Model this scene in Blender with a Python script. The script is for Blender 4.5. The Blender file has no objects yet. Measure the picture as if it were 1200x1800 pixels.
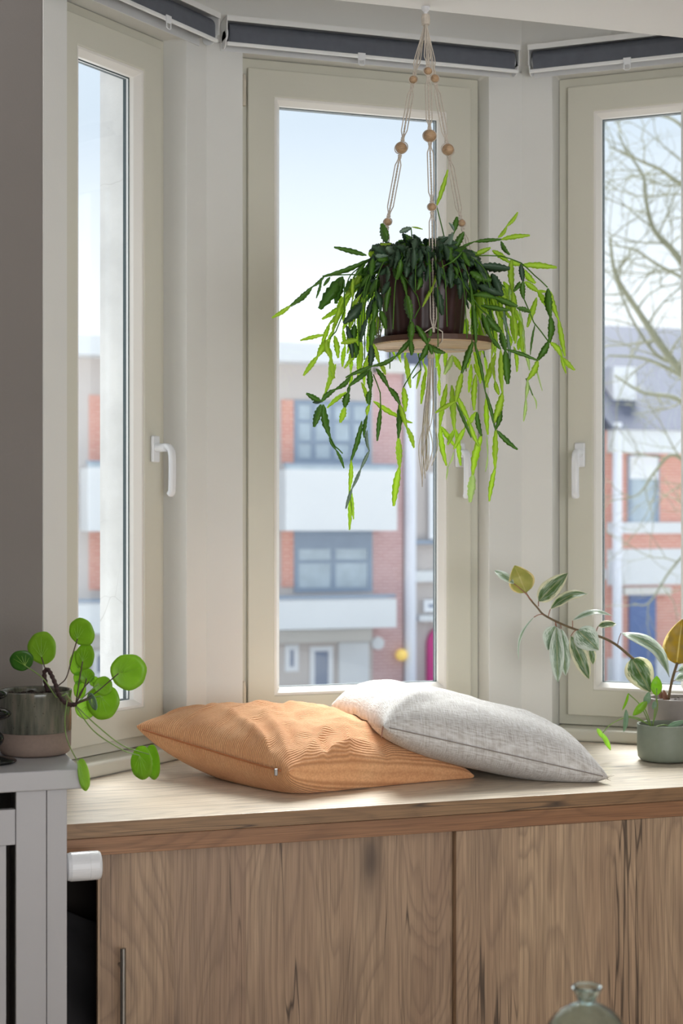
import bpy, bmesh, math, random
from mathutils import Vector, Matrix, noise
from mathutils.bvhtree import BVHTree
R = random.Random(7)
S = bpy.context.scene
COL = S.collection
PI = math.pi

# ------------------------------------------------------------------ camera
CZ, TH, FP, HY = 1.30, math.radians(18.5), 2800.0, 910.0
CT, ST = math.cos(TH), math.sin(TH)
cd = bpy.data.cameras.new('camera'); cam = bpy.data.objects.new('camera', cd); COL.objects.link(cam)
cd.sensor_fit = 'VERTICAL'; cd.sensor_height = 36; cd.lens = 56.0
cd.shift_y = 10.0 / 1800
cd.clip_start = 0.05; cd.clip_end = 400
cam.location = (0, 0, CZ); cam.rotation_euler = (PI / 2, 0, -TH)
cd.dof.use_dof = True; cd.dof.focus_distance = 3.45; cd.dof.aperture_fstop = 4.8
S.camera = cam

# ------------------------------------------------------------------ world, sun, added fill light, exposure
w = bpy.data.worlds.new('sky'); S.world = w; w.use_nodes = True
nt = w.node_tree; nt.nodes.clear()
tc = nt.nodes.new('ShaderNodeTexCoord'); sp = nt.nodes.new('ShaderNodeSeparateXYZ')
rp = nt.nodes.new('ShaderNodeValToRGB'); bg = nt.nodes.new('ShaderNodeBackground'); wo = nt.nodes.new('ShaderNodeOutputWorld')
nt.links.new(tc.outputs['Generated'], sp.inputs[0]); nt.links.new(sp.outputs['Z'], rp.inputs[0])
nt.links.new(rp.outputs[0], bg.inputs[0]); nt.links.new(bg.outputs[0], wo.inputs[0])
e = rp.color_ramp.elements
e[0].position = 0.0; e[0].color = (0.75, 0.76, 0.77, 1)
e[1].position = 1.0; e[1].color = (0.62, 0.73, 0.88, 1)
for p, c in ((0.02, (0.93, 0.95, 1.0, 1)), (0.10, (0.86, 0.885, 0.93, 1)), (0.24, (0.54, 0.615, 0.71, 1)), (0.45, (0.60, 0.70, 0.82, 1))):
    k = e.new(p); k.color = c
bg.inputs[1].default_value = 1.04
sd = bpy.data.lights.new('sun', 'SUN'); sun = bpy.data.objects.new('sun', sd); COL.objects.link(sun)
sd.energy = 11.0; sd.angle = math.radians(38); sd.color = (1.0, 0.985, 0.96)
sun.rotation_euler = Vector((0.22, 0.85, 1.02)).to_track_quat('Z', 'Y').to_euler()
ad = bpy.data.lights.new('room_fill_light', 'AREA'); al = bpy.data.objects.new('room_fill_light', ad); COL.objects.link(al)  # added fill behind the camera to brighten the room, no visible source
ad.shape = 'RECTANGLE'; ad.size = 2.6; ad.size_y = 1.7; ad.energy = 78; ad.color = (0.97, 0.985, 1.0)
al.location = (1.0, -1.35, 1.45); al.rotation_euler = (PI / 2 + .38, 0, 0)
vs = S.view_settings; vs.view_transform = 'Standard'; vs.look = 'None'; vs.exposure = 0.48; vs.gamma = 1; vs.use_curve_mapping = False
S.cycles.use_denoising = True; S.cycles.max_bounces = 10; S.cycles.diffuse_bounces = 5; S.cycles.transparent_max_bounces = 24
S.cycles.caustics_reflective = False; S.cycles.caustics_refractive = False

# ------------------------------------------------------------------ helpers
def P(px, py, d):
    u = (px - 600) / FP * d
    return Vector((u * CT + d * ST, -u * ST + d * CT, CZ + (HY - py) / FP * d))
def onY(px, py, Y):
    return P(px, py, Y / (CT - (px - 600) / FP * ST))
def onZ(px, py, Z):
    return P(px, py, (CZ - Z) * FP / (py - HY))
def mpx(n, d): return n * d / FP

ORG = {}
def obj(name, verts, faces, m, parent=None, origin=None, smooth=False, bevel=0, seg=2, label=None, uvs=None, solid=0, sub=0):
    if parent is not None: o0 = ORG[parent.name]
    elif origin is not None: o0 = Vector(origin)
    else: o0 = Vector((0, 0, 0))
    me = bpy.data.meshes.new(name)
    me.from_pydata([tuple(Vector(v) - o0) for v in verts], [], faces)
    if uvs is not None:
        l = me.uv_layers.new(name='uv')
        for lp in me.loops: l.data[lp.index].uv = uvs[lp.vertex_index]
    me.materials.append(m)
    if smooth: me.polygons.foreach_set('use_smooth', [True] * len(me.polygons))
    me.update()
    o = bpy.data.objects.new(name, me); COL.objects.link(o)
    if parent is not None: o.parent = parent
    else: o.location = o0
    ORG[o.name] = o0
    if solid:
        md = o.modifiers.new('solid', 'SOLIDIFY'); md.thickness = solid; md.offset = 0
    if sub:
        md = o.modifiers.new('sub', 'SUBSURF'); md.levels = sub; md.render_levels = sub
    if bevel:
        md = o.modifiers.new('bevel', 'BEVEL'); md.width = bevel; md.segments = seg; md.limit_method = 'ANGLE'; md.angle_limit = math.radians(50)
    if label: o['label'] = label
    return o
def tag(o, label, cat, group=None, kind=None):
    o['label'] = label
    if cat: o['category'] = cat
    if group: o['group'] = group
    if kind: o['kind'] = kind
    return o
def empty(name, loc):
    o = bpy.data.objects.new(name, None); COL.objects.link(o); o.location = loc; ORG[o.name] = Vector(loc); o.empty_display_size = .05
    return o
def struct(o, label=None):
    o['kind'] = 'structure'
    if label: o['label'] = label
    return o
def ident(v): return Vector(v)
class MB:
    def __init__(s, xf=ident): s.v = []; s.f = []; s.xf = xf
    def add(s, vs, fs):
        n = len(s.v); s.v += [s.xf(v) for v in vs]; s.f += [[i + n for i in f] for f in fs]; return s
    def box(s, x0, x1, y0, y1, z0, z1):
        return s.add([(x0, y0, z0), (x1, y0, z0), (x1, y1, z0), (x0, y1, z0), (x0, y0, z1), (x1, y0, z1), (x1, y1, z1), (x0, y1, z1)],
                     [(0, 3, 2, 1), (4, 5, 6, 7), (0, 1, 5, 4), (1, 2, 6, 5), (2, 3, 7, 6), (3, 0, 4, 7)])
    def prism(s, pts, z0, z1):
        n = len(pts)
        return s.add([(x, y, z0) for x, y in pts] + [(x, y, z1) for x, y in pts],
                     [list(range(n))[::-1], list(range(n, 2 * n))] + [(i, (i + 1) % n, n + (i + 1) % n, n + i) for i in range(n)])
    def tube(s, pts, r, seg=7, caps=True):
        pts = [Vector(p) for p in pts]; n = len(pts)
        rr = r if isinstance(r, (list, tuple)) else [r] * n
        up = None; vs = []; fs = []
        for i, p in enumerate(pts):
            t = (pts[min(i + 1, n - 1)] - pts[max(i - 1, 0)])
            if t.length < 1e-9: t = Vector((0, 0, 1))
            t.normalize()
            if up is None: up = t.orthogonal().normalized()
            a = up - t * up.dot(t)
            a = a.normalized() if a.length > 1e-6 else t.orthogonal().normalized()
            up = a; b = t.cross(a)
            for k in range(seg):
                an = 2 * PI * k / seg
                vs.append(p + (a * math.cos(an) + b * math.sin(an)) * rr[i])
        for i in range(n - 1):
            for k in range(seg):
                k2 = (k + 1) % seg
                fs.append((i * seg + k, i * seg + k2, (i + 1) * seg + k2, (i + 1) * seg + k))
        if caps: fs += [list(range(seg))[::-1], [(n - 1) * seg + k for k in range(seg)]]
        return s.add(vs, fs)
    def lathe(s, prof, c, seg=40, fl=None, axis='z'):
        vs = []; fs = []; n = len(prof)
        for i, (r, z) in enumerate(prof):
            for k in range(seg):
                a = 2 * PI * k / seg; q = r * (fl(a, i) if fl else 1)
                v = (q * math.cos(a), q * math.sin(a), z)
                if axis == 'x': v = (z, v[0], v[1])
                if axis == 'y': v = (v[0], z, v[1])
                vs.append((c[0] + v[0], c[1] + v[1], c[2] + v[2]))
        for i in range(n - 1):
            for k in range(seg):
                k2 = (k + 1) % seg
                fs.append((i * seg + k, i * seg + k2, (i + 1) * seg + k2, (i + 1) * seg + k))
        fs += [list(range(seg))[::-1], [(n - 1) * seg + k for k in range(seg)]]
        return s.add(vs, fs)
    def ring(s, x0, x1, z0, z1, prof):
        "closed profile of (inset, y) lofted round a rectangle"
        vs = []; n = len(prof)
        for i, y in prof: vs += [(x0 + i, y, z0 + i), (x1 - i, y, z0 + i), (x1 - i, y, z1 - i), (x0 + i, y, z1 - i)]
        fs = []
        for a in range(n):
            b = (a + 1) % n
            for k in range(4):
                k2 = (k + 1) % 4
                fs.append((a * 4 + k, a * 4 + k2, b * 4 + k2, b * 4 + k))
        return s.add(vs, fs)
    def sphere(s, c, r, nu=14, nv=9, sc=(1, 1, 1)):
        vs = []; fs = []
        for j in range(nv + 1):
            ph = PI * j / nv
            for k in range(nu):
                a = 2 * PI * k / nu
                vs.append((c[0] + r * sc[0] * math.sin(ph) * math.cos(a), c[1] + r * sc[1] * math.sin(ph) * math.sin(a), c[2] + r * sc[2] * math.cos(ph)))
        for j in range(nv):
            for k in range(nu):
                k2 = (k + 1) % nu; fs.append((j * nu + k, (j + 1) * nu + k, (j + 1) * nu + k2, j * nu + k2))
        return s.add(vs, fs)
    def obj(s, name, m, parent=None, origin=None, **kw): return obj(name, s.v, s.f, m, parent, origin, **kw)
def spline(pts, n=6):
    pts = [Vector(p) for p in pts]; out = []
    q = [pts[0] * 2 - pts[1]] + pts + [pts[-1] * 2 - pts[-2]]
    for i in range(1, len(q) - 2):
        for k in range(n):
            t = k / n; a, b, c, d = q[i - 1], q[i], q[i + 1], q[i + 2]
            out.append(.5 * ((2 * b) + (c - a) * t + (2 * a - 5 * b + 4 * c - d) * t * t + (3 * b - a - 3 * c + d) * t ** 3))
    out.append(pts[-1]); return out
def recalc(o):
    bm = bmesh.new(); bm.from_mesh(o.data); bmesh.ops.recalc_face_normals(bm, faces=bm.faces); bm.to_mesh(o.data); bm.free(); return o

# ------------------------------------------------------------------ materials
def lin(c): return tuple(((x / 255) / 12.92 if x / 255 <= .04045 else ((x / 255 + .055) / 1.055) ** 2.4) for x in c)
class N:
    def __init__(s, name):
        s.m = bpy.data.materials.new(name); s.m.use_nodes = True; s.t = s.m.node_tree; s.b = s.t.nodes['Principled BSDF']; s.out = s.t.nodes['Material Output']
    def n(s, typ, **kw):
        x = s.t.nodes.new(typ)
        for k, v in kw.items():
            if hasattr(x, k) and not k[0].isupper(): setattr(x, k, v)
            else: x.inputs[k].default_value = v
        return x
    def l(s, a, b): s.t.links.new(a, b)
    def co(s, scale=(1, 1, 1), kind='Object', rot=(0, 0, 0)):
        t = s.n('ShaderNodeTexCoord'); m = s.n('ShaderNodeMapping'); m.inputs['Scale'].default_value = scale; m.inputs['Rotation'].default_value = rot
        s.l(t.outputs[kind], m.inputs[0]); return m.outputs[0]
    def noise(s, vec, scale=5, detail=4, rough=.5, dist=0):
        x = s.n('ShaderNodeTexNoise'); x.inputs['Scale'].default_value = scale; x.inputs['Detail'].default_value = detail
        x.inputs['Roughness'].default_value = rough; x.inputs['Distortion'].default_value = dist; s.l(vec, x.inputs['Vector']); return x.outputs[0]
    def ramp(s, fac, stops):
        x = s.n('ShaderNodeValToRGB'); e = x.color_ramp.elements
        while len(e) < len(stops): e.new(.5)
        for k, (p, c) in zip(e, stops): k.position = p; k.color = (*c, 1) if len(c) == 3 else c
        s.l(fac, x.inputs[0]); return x.outputs[0]
    def mix(s, fac, a, b, mode='MIX'):
        x = s.n('ShaderNodeMix', data_type='RGBA', blend_type=mode)
        for v, i in ((fac, 0), (a, 6), (b, 7)):
            if isinstance(v, (int, float)): x.inputs[i].default_value = v
            elif isinstance(v, tuple): x.inputs[i].default_value = (*v, 1) if len(v) == 3 else v
            else: s.l(v, x.inputs[i])
        return x.outputs[2]
    def math(s, op, a, b=0.0):
        x = s.n('ShaderNodeMath', operation=op)
        for v, i in ((a, 0), (b, 1)):
            if isinstance(v, (int, float)): x.inputs[i].default_value = v
            else: s.l(v, x.inputs[i])
        return x.outputs[0]
    def bump(s, h, strength=.3, dist=.001):
        x = s.n('ShaderNodeBump'); x.inputs['Strength'].default_value = strength; x.inputs['Distance'].default_value = dist
        s.l(h, x.inputs['Height']); s.l(x.outputs[0], s.b.inputs['Normal'])
    def base(s, c):
        if isinstance(c, tuple): s.b.inputs['Base Color'].default_value = (*c, 1)
        else: s.l(c, s.b.inputs['Base Color'])
    def set(s, rough=.5, metal=0, spec=.5):
        s.b.inputs['Roughness'].default_value = rough; s.b.inputs['Metallic'].default_value = metal; s.b.inputs['Specular IOR Level'].default_value = spec; return s
def plain(name, c, rough=.6, var=.06, sc=12, metal=0, spec=.5, bump=0, bsc=300):
    n = N(name); c = lin(c); v = n.noise(n.co(), sc, 4)
    n.base(n.ramp(v, [(.25, tuple(x * (1 - var) for x in c)), (.75, tuple(min(1, x * (1 + var)) for x in c))])); n.set(rough, metal, spec)
    if bump: n.bump(n.noise(n.co(), bsc, 3), bump, .001)
    return n.m
M = {}
M['wall'] = plain('white_plaster', (220, 220, 217), .75, .02, 4, bump=.15, bsc=160)
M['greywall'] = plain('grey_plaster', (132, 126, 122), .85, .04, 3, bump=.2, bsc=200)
M['frame'] = plain('cream_window_paint', (207, 205, 192), .38, .02, 6)
M['bead'] = plain('pale_glazing_bead', (226, 223, 218), .35, .02, 6)
M['seal'] = plain('dark_spacer', (38, 62, 70), .4, .05)
M['hw'] = plain('white_plastic', (224, 226, 230), .28, .01)
M['hinge'] = plain('hinge_paint', (205, 196, 180), .35, .03)
M['ceil'] = plain('white_ceiling_paint', (232, 231, 230), .8, .015, 3)
M['floor'] = plain('floor_boards', (205, 190, 170), .5, .12, 4)
M['alu'] = plain('white_aluminium', (226, 227, 228), .35, .02)
M['blind'] = plain('charcoal_fabric', (90, 94, 104), .8, .1, 40, bump=.2, bsc=900)
M['cover'] = plain('warm_grey_lacquer', (174, 173, 176), .42, .02, 5)
M['dark'] = plain('dark_cloth', (40, 38, 40), .9, .2, 10)
M['void'] = plain('dark_carcass', (52, 44, 38), .8, .1)
M['steel'] = plain('brushed_steel', (150, 148, 146), .32, .1, 60, metal=1)
M['black'] = plain('black_glass', (16, 16, 18), .06, .05)
M['soil'] = plain('potting_soil', (46, 34, 28), .95, .5, 90, bump=1, bsc=200)
M['rope'] = plain('cotton_cord', (205, 196, 184), .85, .12, 150, bump=.5, bsc=800)
M['render'] = None
def rendermat():
    n = N('rough_white_render'); v = n.noise(n.co(), 6, 6, .6)
    c = n.ramp(v, [(.3, lin((205, 206, 208))), (.7, lin((228, 229, 231)))])
    vo = n.n('ShaderNodeTexVoronoi', feature='DISTANCE_TO_EDGE'); vo.inputs['Scale'].default_value = 5
    wv = n.mix(.12, n.co((1, 1, 1)), n.t.nodes.new('ShaderNodeTexNoise').outputs[1], 'ADD'); n.l(wv, vo.inputs['Vector'])
    cr = n.ramp(vo.outputs['Distance'], [(0, (1, 1, 1)), (.006, (0, 0, 0))]); mask = n.ramp(n.noise(n.co(), 2.5, 2), [(.52, (0, 0, 0)), (.6, (1, 1, 1))])
    k = n.mix(1.0, cr, mask, 'MULTIPLY')
    n.base(n.mix(n.math('MULTIPLY', k, .35), c, lin((150, 148, 146)))); n.set(.9)
    n.bump(n.noise(n.co(), 180, 5, .7), .5, .003); return n.m
M['render'] = rendermat()
def glassmat():
    n = N('window_glass'); t = n.t; t.nodes.remove(n.b)
    tr = t.nodes.new('ShaderNodeBsdfTransparent'); tr.inputs[0].default_value = (.975, .99, .985, 1)
    gl = t.nodes.new('ShaderNodeBsdfGlossy'); gl.inputs['Roughness'].default_value = .02; gl.inputs[0].default_value = (1, 1, 1, 1)
    fr = t.nodes.new('ShaderNodeFresnel'); ge = t.nodes.new('ShaderNodeNewGeometry')
    io = n.math('SUBTRACT', 1.30, n.math('MULTIPLY', ge.outputs['Backfacing'], 1.30 - 1 / 1.30)); t.links.new(io, fr.inputs[0])
    mx = t.nodes.new('ShaderNodeMixShader'); t.links.new(fr.outputs[0], mx.inputs[0]); t.links.new(tr.outputs[0], mx.inputs[1]); t.links.new(gl.outputs[0], mx.inputs[2])
    t.links.new(mx.outputs[0], n.out.inputs[0]); return n.m
M['glass'] = glassmat()
def bottlemat():
    n = N('aqua_recycled_glass'); n.base((.80, .955, .965)); n.set(.03)
    n.b.inputs['Transmission Weight'].default_value = 1; n.b.inputs['IOR'].default_value = 1.45
    n.bump(n.noise(n.co(), 45, 2), .25, .004); return n.m
M['bottle'] = bottlemat()
def wood(name, axis, c1, c2, c3, rough=.45, cracks=True, plank=.15, scale=1.0, knots=True):
    """laminate oak: grain runs along 'axis' (x or z)"""
    n = N(name); a, b = (1.0, 14.0) if axis == 'x' else (14.0, 1.0)
    def vec(fa, fb, off=None): # fa along grain, fb across
        s = (fa, fb, fb) if axis == 'x' else (fb, fb, fa)
        return n.co(tuple(q * scale for q in s))
    tcn = n.n('ShaderNodeTexCoord'); sx = n.n('ShaderNodeSeparateXYZ'); n.l(tcn.outputs['Object'], sx.inputs[0])
    ac = sx.outputs['Y' if axis == 'x' else 'X']
    pid = n.math('FLOOR', n.math('DIVIDE', ac, plank))
    wn = n.n('ShaderNodeTexWhiteNoise', noise_dimensions='1D'); n.l(pid, wn.inputs['W'])
    # shift each board lengthwise
    sh = n.n('ShaderNodeCombineXYZ'); k = n.math('MULTIPLY', wn.outputs['Value'], 7.0)
    n.l(k, sh.inputs['X' if axis == 'x' else 'Z'])
    ad = n.n('ShaderNodeVectorMath', operation='ADD'); n.l(tcn.outputs['Object'], ad.inputs[0]); n.l(sh.outputs[0], ad.inputs[1])
    def mp(fa, fb):
        m = n.n('ShaderNodeMapping'); m.inputs['Scale'].default_value = ((fa, fb, fb) if axis == 'x' else (fb, fb, fa)); n.l(ad.outputs[0], m.inputs[0]); return m.outputs[0]
    big = n.noise(mp(1.1, 5), 1.6, 3, .5, .6)
    # cathedral figure from contour lines of a stretched noise
    fig = n.noise(mp(1.0, 5.5), 1.3, 1.5, .45, .5)
    rings = n.math('FRACT', n.math('ADD', n.math('MULTIPLY', fig, 17.0), n.math('MULTIPLY', n.noise(mp(3, 90), 1, 3, .6), .5)))
    rg = n.ramp(rings, [(0, (.25, .25, .25)), (.45, (.15, .15, .15)), (.85, (1, 1, 1)), (1, (.25, .25, .25))])
    fine = n.noise(mp(2.5, 160), 1, 4, .7)
    fine2 = n.noise(mp(6, 420), 1, 3, .6)
    c = n.mix(n.ramp(big, [(.35, (0, 0, 0)), (.68, (1, 1, 1))]), lin(c1), lin(c2))
    c = n.mix(n.math('MULTIPLY', wn.outputs['Value'], .6), c, lin(c3))
    c = n.mix(n.math('MULTIPLY', rg, .48), c, lin(tuple(x * .72 for x in c3)))
    c = n.mix(n.ramp(fine, [(.40, (.48, .48, .48)), (.60, (0, 0, 0))]), c, lin(tuple(x * .8 for x in c2)))
    c = n.mix(n.ramp(fine2, [(.38, (.4, .4, .4)), (.5, (0, 0, 0))]), c, lin(tuple(x * .62 for x in c2)))
    if cracks:
        cr = n.noise(mp(1.3, 30), 1, 2, .4); cm = n.noise(mp(1.6, 8), 1.2, 2)
        crk = n.mix(1.0, n.ramp(n.math('ABSOLUTE', n.math('SUBTRACT', cr, .5)), [(0, (1, 1, 1)), (.006, (.7, .7, .7)), (.014, (0, 0, 0))]), n.ramp(cm, [(.52, (0, 0, 0)), (.58, (1, 1, 1))]), 'MULTIPLY')
        c = n.mix(n.math('MULTIPLY', crk, .85), c, lin((58, 46, 38)))
    if knots:
        vo = n.n('ShaderNodeTexVoronoi'); vo.inputs['Scale'].default_value = 1; vm = n.mix(.10, mp(2.2, 6.5), n.t.nodes.new('ShaderNodeTexNoise').outputs[1], 'ADD'); n.l(vm, vo.inputs['Vector'])
        kn = n.ramp(vo.outputs['Distance'], [(0, (1, 1, 1)), (.08, (.75, .75, .75)), (.17, (.25, .25, .25)), (.34, (0, 0, 0))])
        c = n.mix(kn, c, lin(tuple(x * .5 for x in c3)))
    n.base(c); n.set(rough); n.bump(fine, .12, .0008); return n.m
M['door'] = wood('rustic_oak_laminate', 'z', (202, 174, 142), (176, 146, 118), (158, 130, 114), .5)
M['bench'] = wood('pale_oak_worktop', 'x', (242, 230, 212), (230, 214, 192), (234, 218, 200), .34, plank=.19, knots=False)
M['edge'] = wood('oak_edge_band', 'x', (168, 134, 98), (150, 116, 84), (152, 120, 88), .5, plank=5, knots=False)
M['rail'] = wood('warm_oak_rail', 'x', (172, 128, 92), (152, 108, 76), (156, 114, 82), .5, plank=5, cracks=False, knots=False)
M['disc'] = wood('pine_underside', 'x', (232, 204, 168), (218, 186, 146), (222, 192, 156), .6, plank=.06, cracks=False, knots=False)
M['walnut'] = plain('dark_stained_edge', (84, 58, 44), .5, .2, 40)
M['beadwood'] = wood('beech_bead', 'x', (212, 178, 142), (196, 160, 122), (200, 166, 130), .5, plank=5, cracks=False, knots=False)
M['table'] = plain('table_oak', (150, 120, 92), .5, .1)
def cordmat():
    n = N('orange_corduroy'); tcn = n.n('ShaderNodeTexCoord'); sx = n.n('ShaderNodeSeparateXYZ'); n.l(tcn.outputs['UV'], sx.inputs[0])
    wv = n.math('SINE', n.math('MULTIPLY', sx.outputs['Y'], 2 * PI * 88)); h = n.math('MULTIPLY', n.math('ADD', wv, 1.0), .5)
    v = n.noise(n.co(), 9, 5, .6); f = n.noise(n.co(), 220, 2)
    c = n.ramp(v, [(.3, lin((226, 164, 116))), (.7, lin((240, 188, 140)))])
    c = n.mix(n.math('MULTIPLY', n.math('SUBTRACT', 1.0, h), .45), c, lin((150, 86, 46)))
    c = n.mix(n.ramp(f, [(.4, (.25, .25, .25)), (.6, (0, 0, 0))]), c, lin((180, 112, 66)))
    n.base(c); n.set(.85, spec=.25); n.b.inputs['Sheen Weight'].default_value = .35; n.b.inputs['Sheen Tint'].default_value = (1, .8, .6, 1)
    n.bump(h, .8, .0016); return n.m
M['cord'] = cordmat()
def linenmat():
    n = N('grey_slub_linen')
    u = n.noise(n.co((22, 330, 1), 'UV'), 1, 3, .6); v = n.noise(n.co((330, 22, 1), 'UV'), 1, 3, .6)
    h = n.math('ADD', u, v); c = n.ramp(n.math('MULTIPLY', h, .5), [(.38, lin((180, 174, 170))), (.5, lin((216, 214, 212))), (.62, lin((238, 238, 239)))])
    n.base(c); n.set(.9, spec=.2); n.b.inputs['Sheen Weight'].default_value = .2; n.bump(h, .9, .002); return n.m
M['linen'] = linenmat()
def leafmat(name, c1, c2, trans=.5, rough=.4, mode=None):
    n = N(name); t = n.t
    v = n.noise(n.co(), 40, 3)
    c = n.ramp(v, [(.3, lin(c1)), (.7, lin(c2))])
    if mode:
        tcn = n.n('ShaderNodeTexCoord'); sx = n.n('ShaderNodeSeparateXYZ'); n.l(tcn.outputs['UV'], sx.inputs[0])
        U, V = sx.outputs['X'], n.math('ABSOLUTE', n.math('SUBTRACT', sx.outputs['Y'], .5))
        st = n.noise(n.co((5, 26, 1), 'UV', (0, 0, .5)), 1, 4, .6)
        if mode == 'varieg':
            q = n.math('ADD', n.math('MULTIPLY', V, 2.0), n.math('MULTIPLY', n.math('SUBTRACT', st, .5), 1.1))
            cm = n.ramp(q, [(.62, (0, 0, 0)), (.70, (1, 1, 1))])
            sil = n.ramp(n.noise(n.co((3, 12, 1), 'UV'), 1, 3), [(.48, (0, 0, 0)), (.56, (.6, .6, .6))])
            c = n.mix(sil, c, lin((176, 190, 172))); c = n.mix(cm, c, lin((232, 230, 206)))
        if mode == 'silver':
            q = n.math('ADD', n.math('MULTIPLY', V, 1.4), n.math('MULTIPLY', n.math('SUBTRACT', st, .5), 2.2))
            cm = n.ramp(q, [(.25, (0, 0, 0)), (.40, (1, 1, 1))]); c = n.mix(cm, c, lin((222, 230, 222)))
        if mode == 'edge':
            q = n.math('ADD', n.math('MULTIPLY', V, 2.0), n.math('MULTIPLY', n.math('SUBTRACT', st, .5), .5))
            c = n.mix(n.ramp(q, [(.84, (0, 0, 0)), (.92, (1, 1, 1))]), c, lin((240, 226, 180)))
        rib = n.ramp(V, [(0, (1, 1, 1)), (.018, (.7, .7, .7)), (.03, (0, 0, 0))])
        c = n.mix(n.math('MULTIPLY', rib, .6), c, lin((214, 206, 160)))
    n.base(c); n.set(rough)
    tr = t.nodes.new('ShaderNodeBsdfTranslucent'); mx = t.nodes.new('ShaderNodeMixShader'); mx.inputs[0].default_value = trans
    g = n.n('ShaderNodeHueSaturation'); g.inputs['Saturation'].default_value = 1.0; g.inputs['Value'].default_value = 1.3; n.l(c, g.inputs['Color']); g = g.outputs[0]
    n.l(g, tr.inputs[0]); n.l(n.b.outputs[0], mx.inputs[1]); n.l(tr.outputs[0], mx.inputs[2]); n.l(mx.outputs[0], n.out.inputs[0])
    return n.m
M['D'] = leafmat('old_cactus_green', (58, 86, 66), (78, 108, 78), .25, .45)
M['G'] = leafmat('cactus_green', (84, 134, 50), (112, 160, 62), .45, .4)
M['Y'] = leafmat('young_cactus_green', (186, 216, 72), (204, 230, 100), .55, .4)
M['L'] = leafmat('pale_cactus_green', (196, 220, 150), (212, 230, 170), .5, .4)
M['S'] = leafmat('silvery_cactus_green', (132, 160, 140), (156, 180, 156), .3, .4)
M['pilea'] = leafmat('pilea_green', (142, 184, 52), (156, 196, 64), .55, .35)
M['pilead'] = leafmat('pilea_dark_green', (52, 104, 30), (70, 124, 40), .35, .35)
M['pileal'] = leafmat('pilea_light_green', (176, 216, 90), (190, 226, 110), .6, .35)
M['pileag'] = leafmat('pilea_grey_green', (124, 156, 128), (142, 172, 140), .3, .35)
M['vein'] = leafmat('pilea_vein', (158, 196, 74), (166, 202, 84), .5, .4)
M['petiole'] = leafmat('green_petiole', (130, 160, 84), (146, 174, 100), .3, .4)
M['petioled'] = plain('dark_petiole', (74, 58, 48), .5, .1)
M['stemb'] = plain('brown_stem', (58, 36, 36), .7, .3, 200, bump=.8, bsc=400)
M['fstem'] = plain('ficus_stem', (110, 92, 66), .6, .2, 90)
M['fpet'] = plain('reddish_petiole', (150, 100, 78), .5, .15, 60)
M['sheath'] = plain('brown_leaf_sheath', (150, 110, 90), .7, .2, 60)
M['fv'] = leafmat('ficus_variegated', (86, 120, 66), (112, 144, 84), .4, .35, 'varieg')
M['fs'] = leafmat('ficus_silver', (120, 150, 118), (140, 166, 132), .35, .35, 'silver')
M['fy'] = leafmat('ficus_backlit_yellow', (170, 172, 98), (190, 186, 116), .55, .4, 'edge')
M['fb'] = leafmat('ficus_backlit_bronze', (168, 146, 40), (140, 126, 84), .5, .4, 'edge')  # yellow-brown of light shining through the leaf, put into its colour
M['potg'] = plain('sage_green_ceramic', (128, 136, 122), .55, .04, 80, bump=.1, bsc=700)
M['pott'] = plain('taupe_ceramic', (146, 138, 134), .6, .04, 80, bump=.1, bsc=700)
M['cpot'] = plain('maroon_ribbed_pot', (58, 34, 32), .42, .15, 30)
def glazed():
    n = N('grey_green_glaze'); v = n.noise(n.co((9, 9, 1.2)), 8, 5, .6); sk = n.noise(n.co(), 260, 2)
    c = n.ramp(v, [(.3, lin((66, 66, 58))), (.5, lin((92, 92, 80))), (.7, lin((116, 106, 94)))])
    c = n.mix(n.ramp(sk, [(.68, (0, 0, 0)), (.72, (.8, .8, .8))]), c, lin((50, 44, 38)))
    n.base(c); n.set(.16); return n.m
M['glaze'] = glazed()
M['clay'] = plain('bare_stoneware', (132, 114, 103), .85, .06, 150, bump=.3, bsc=500)

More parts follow.
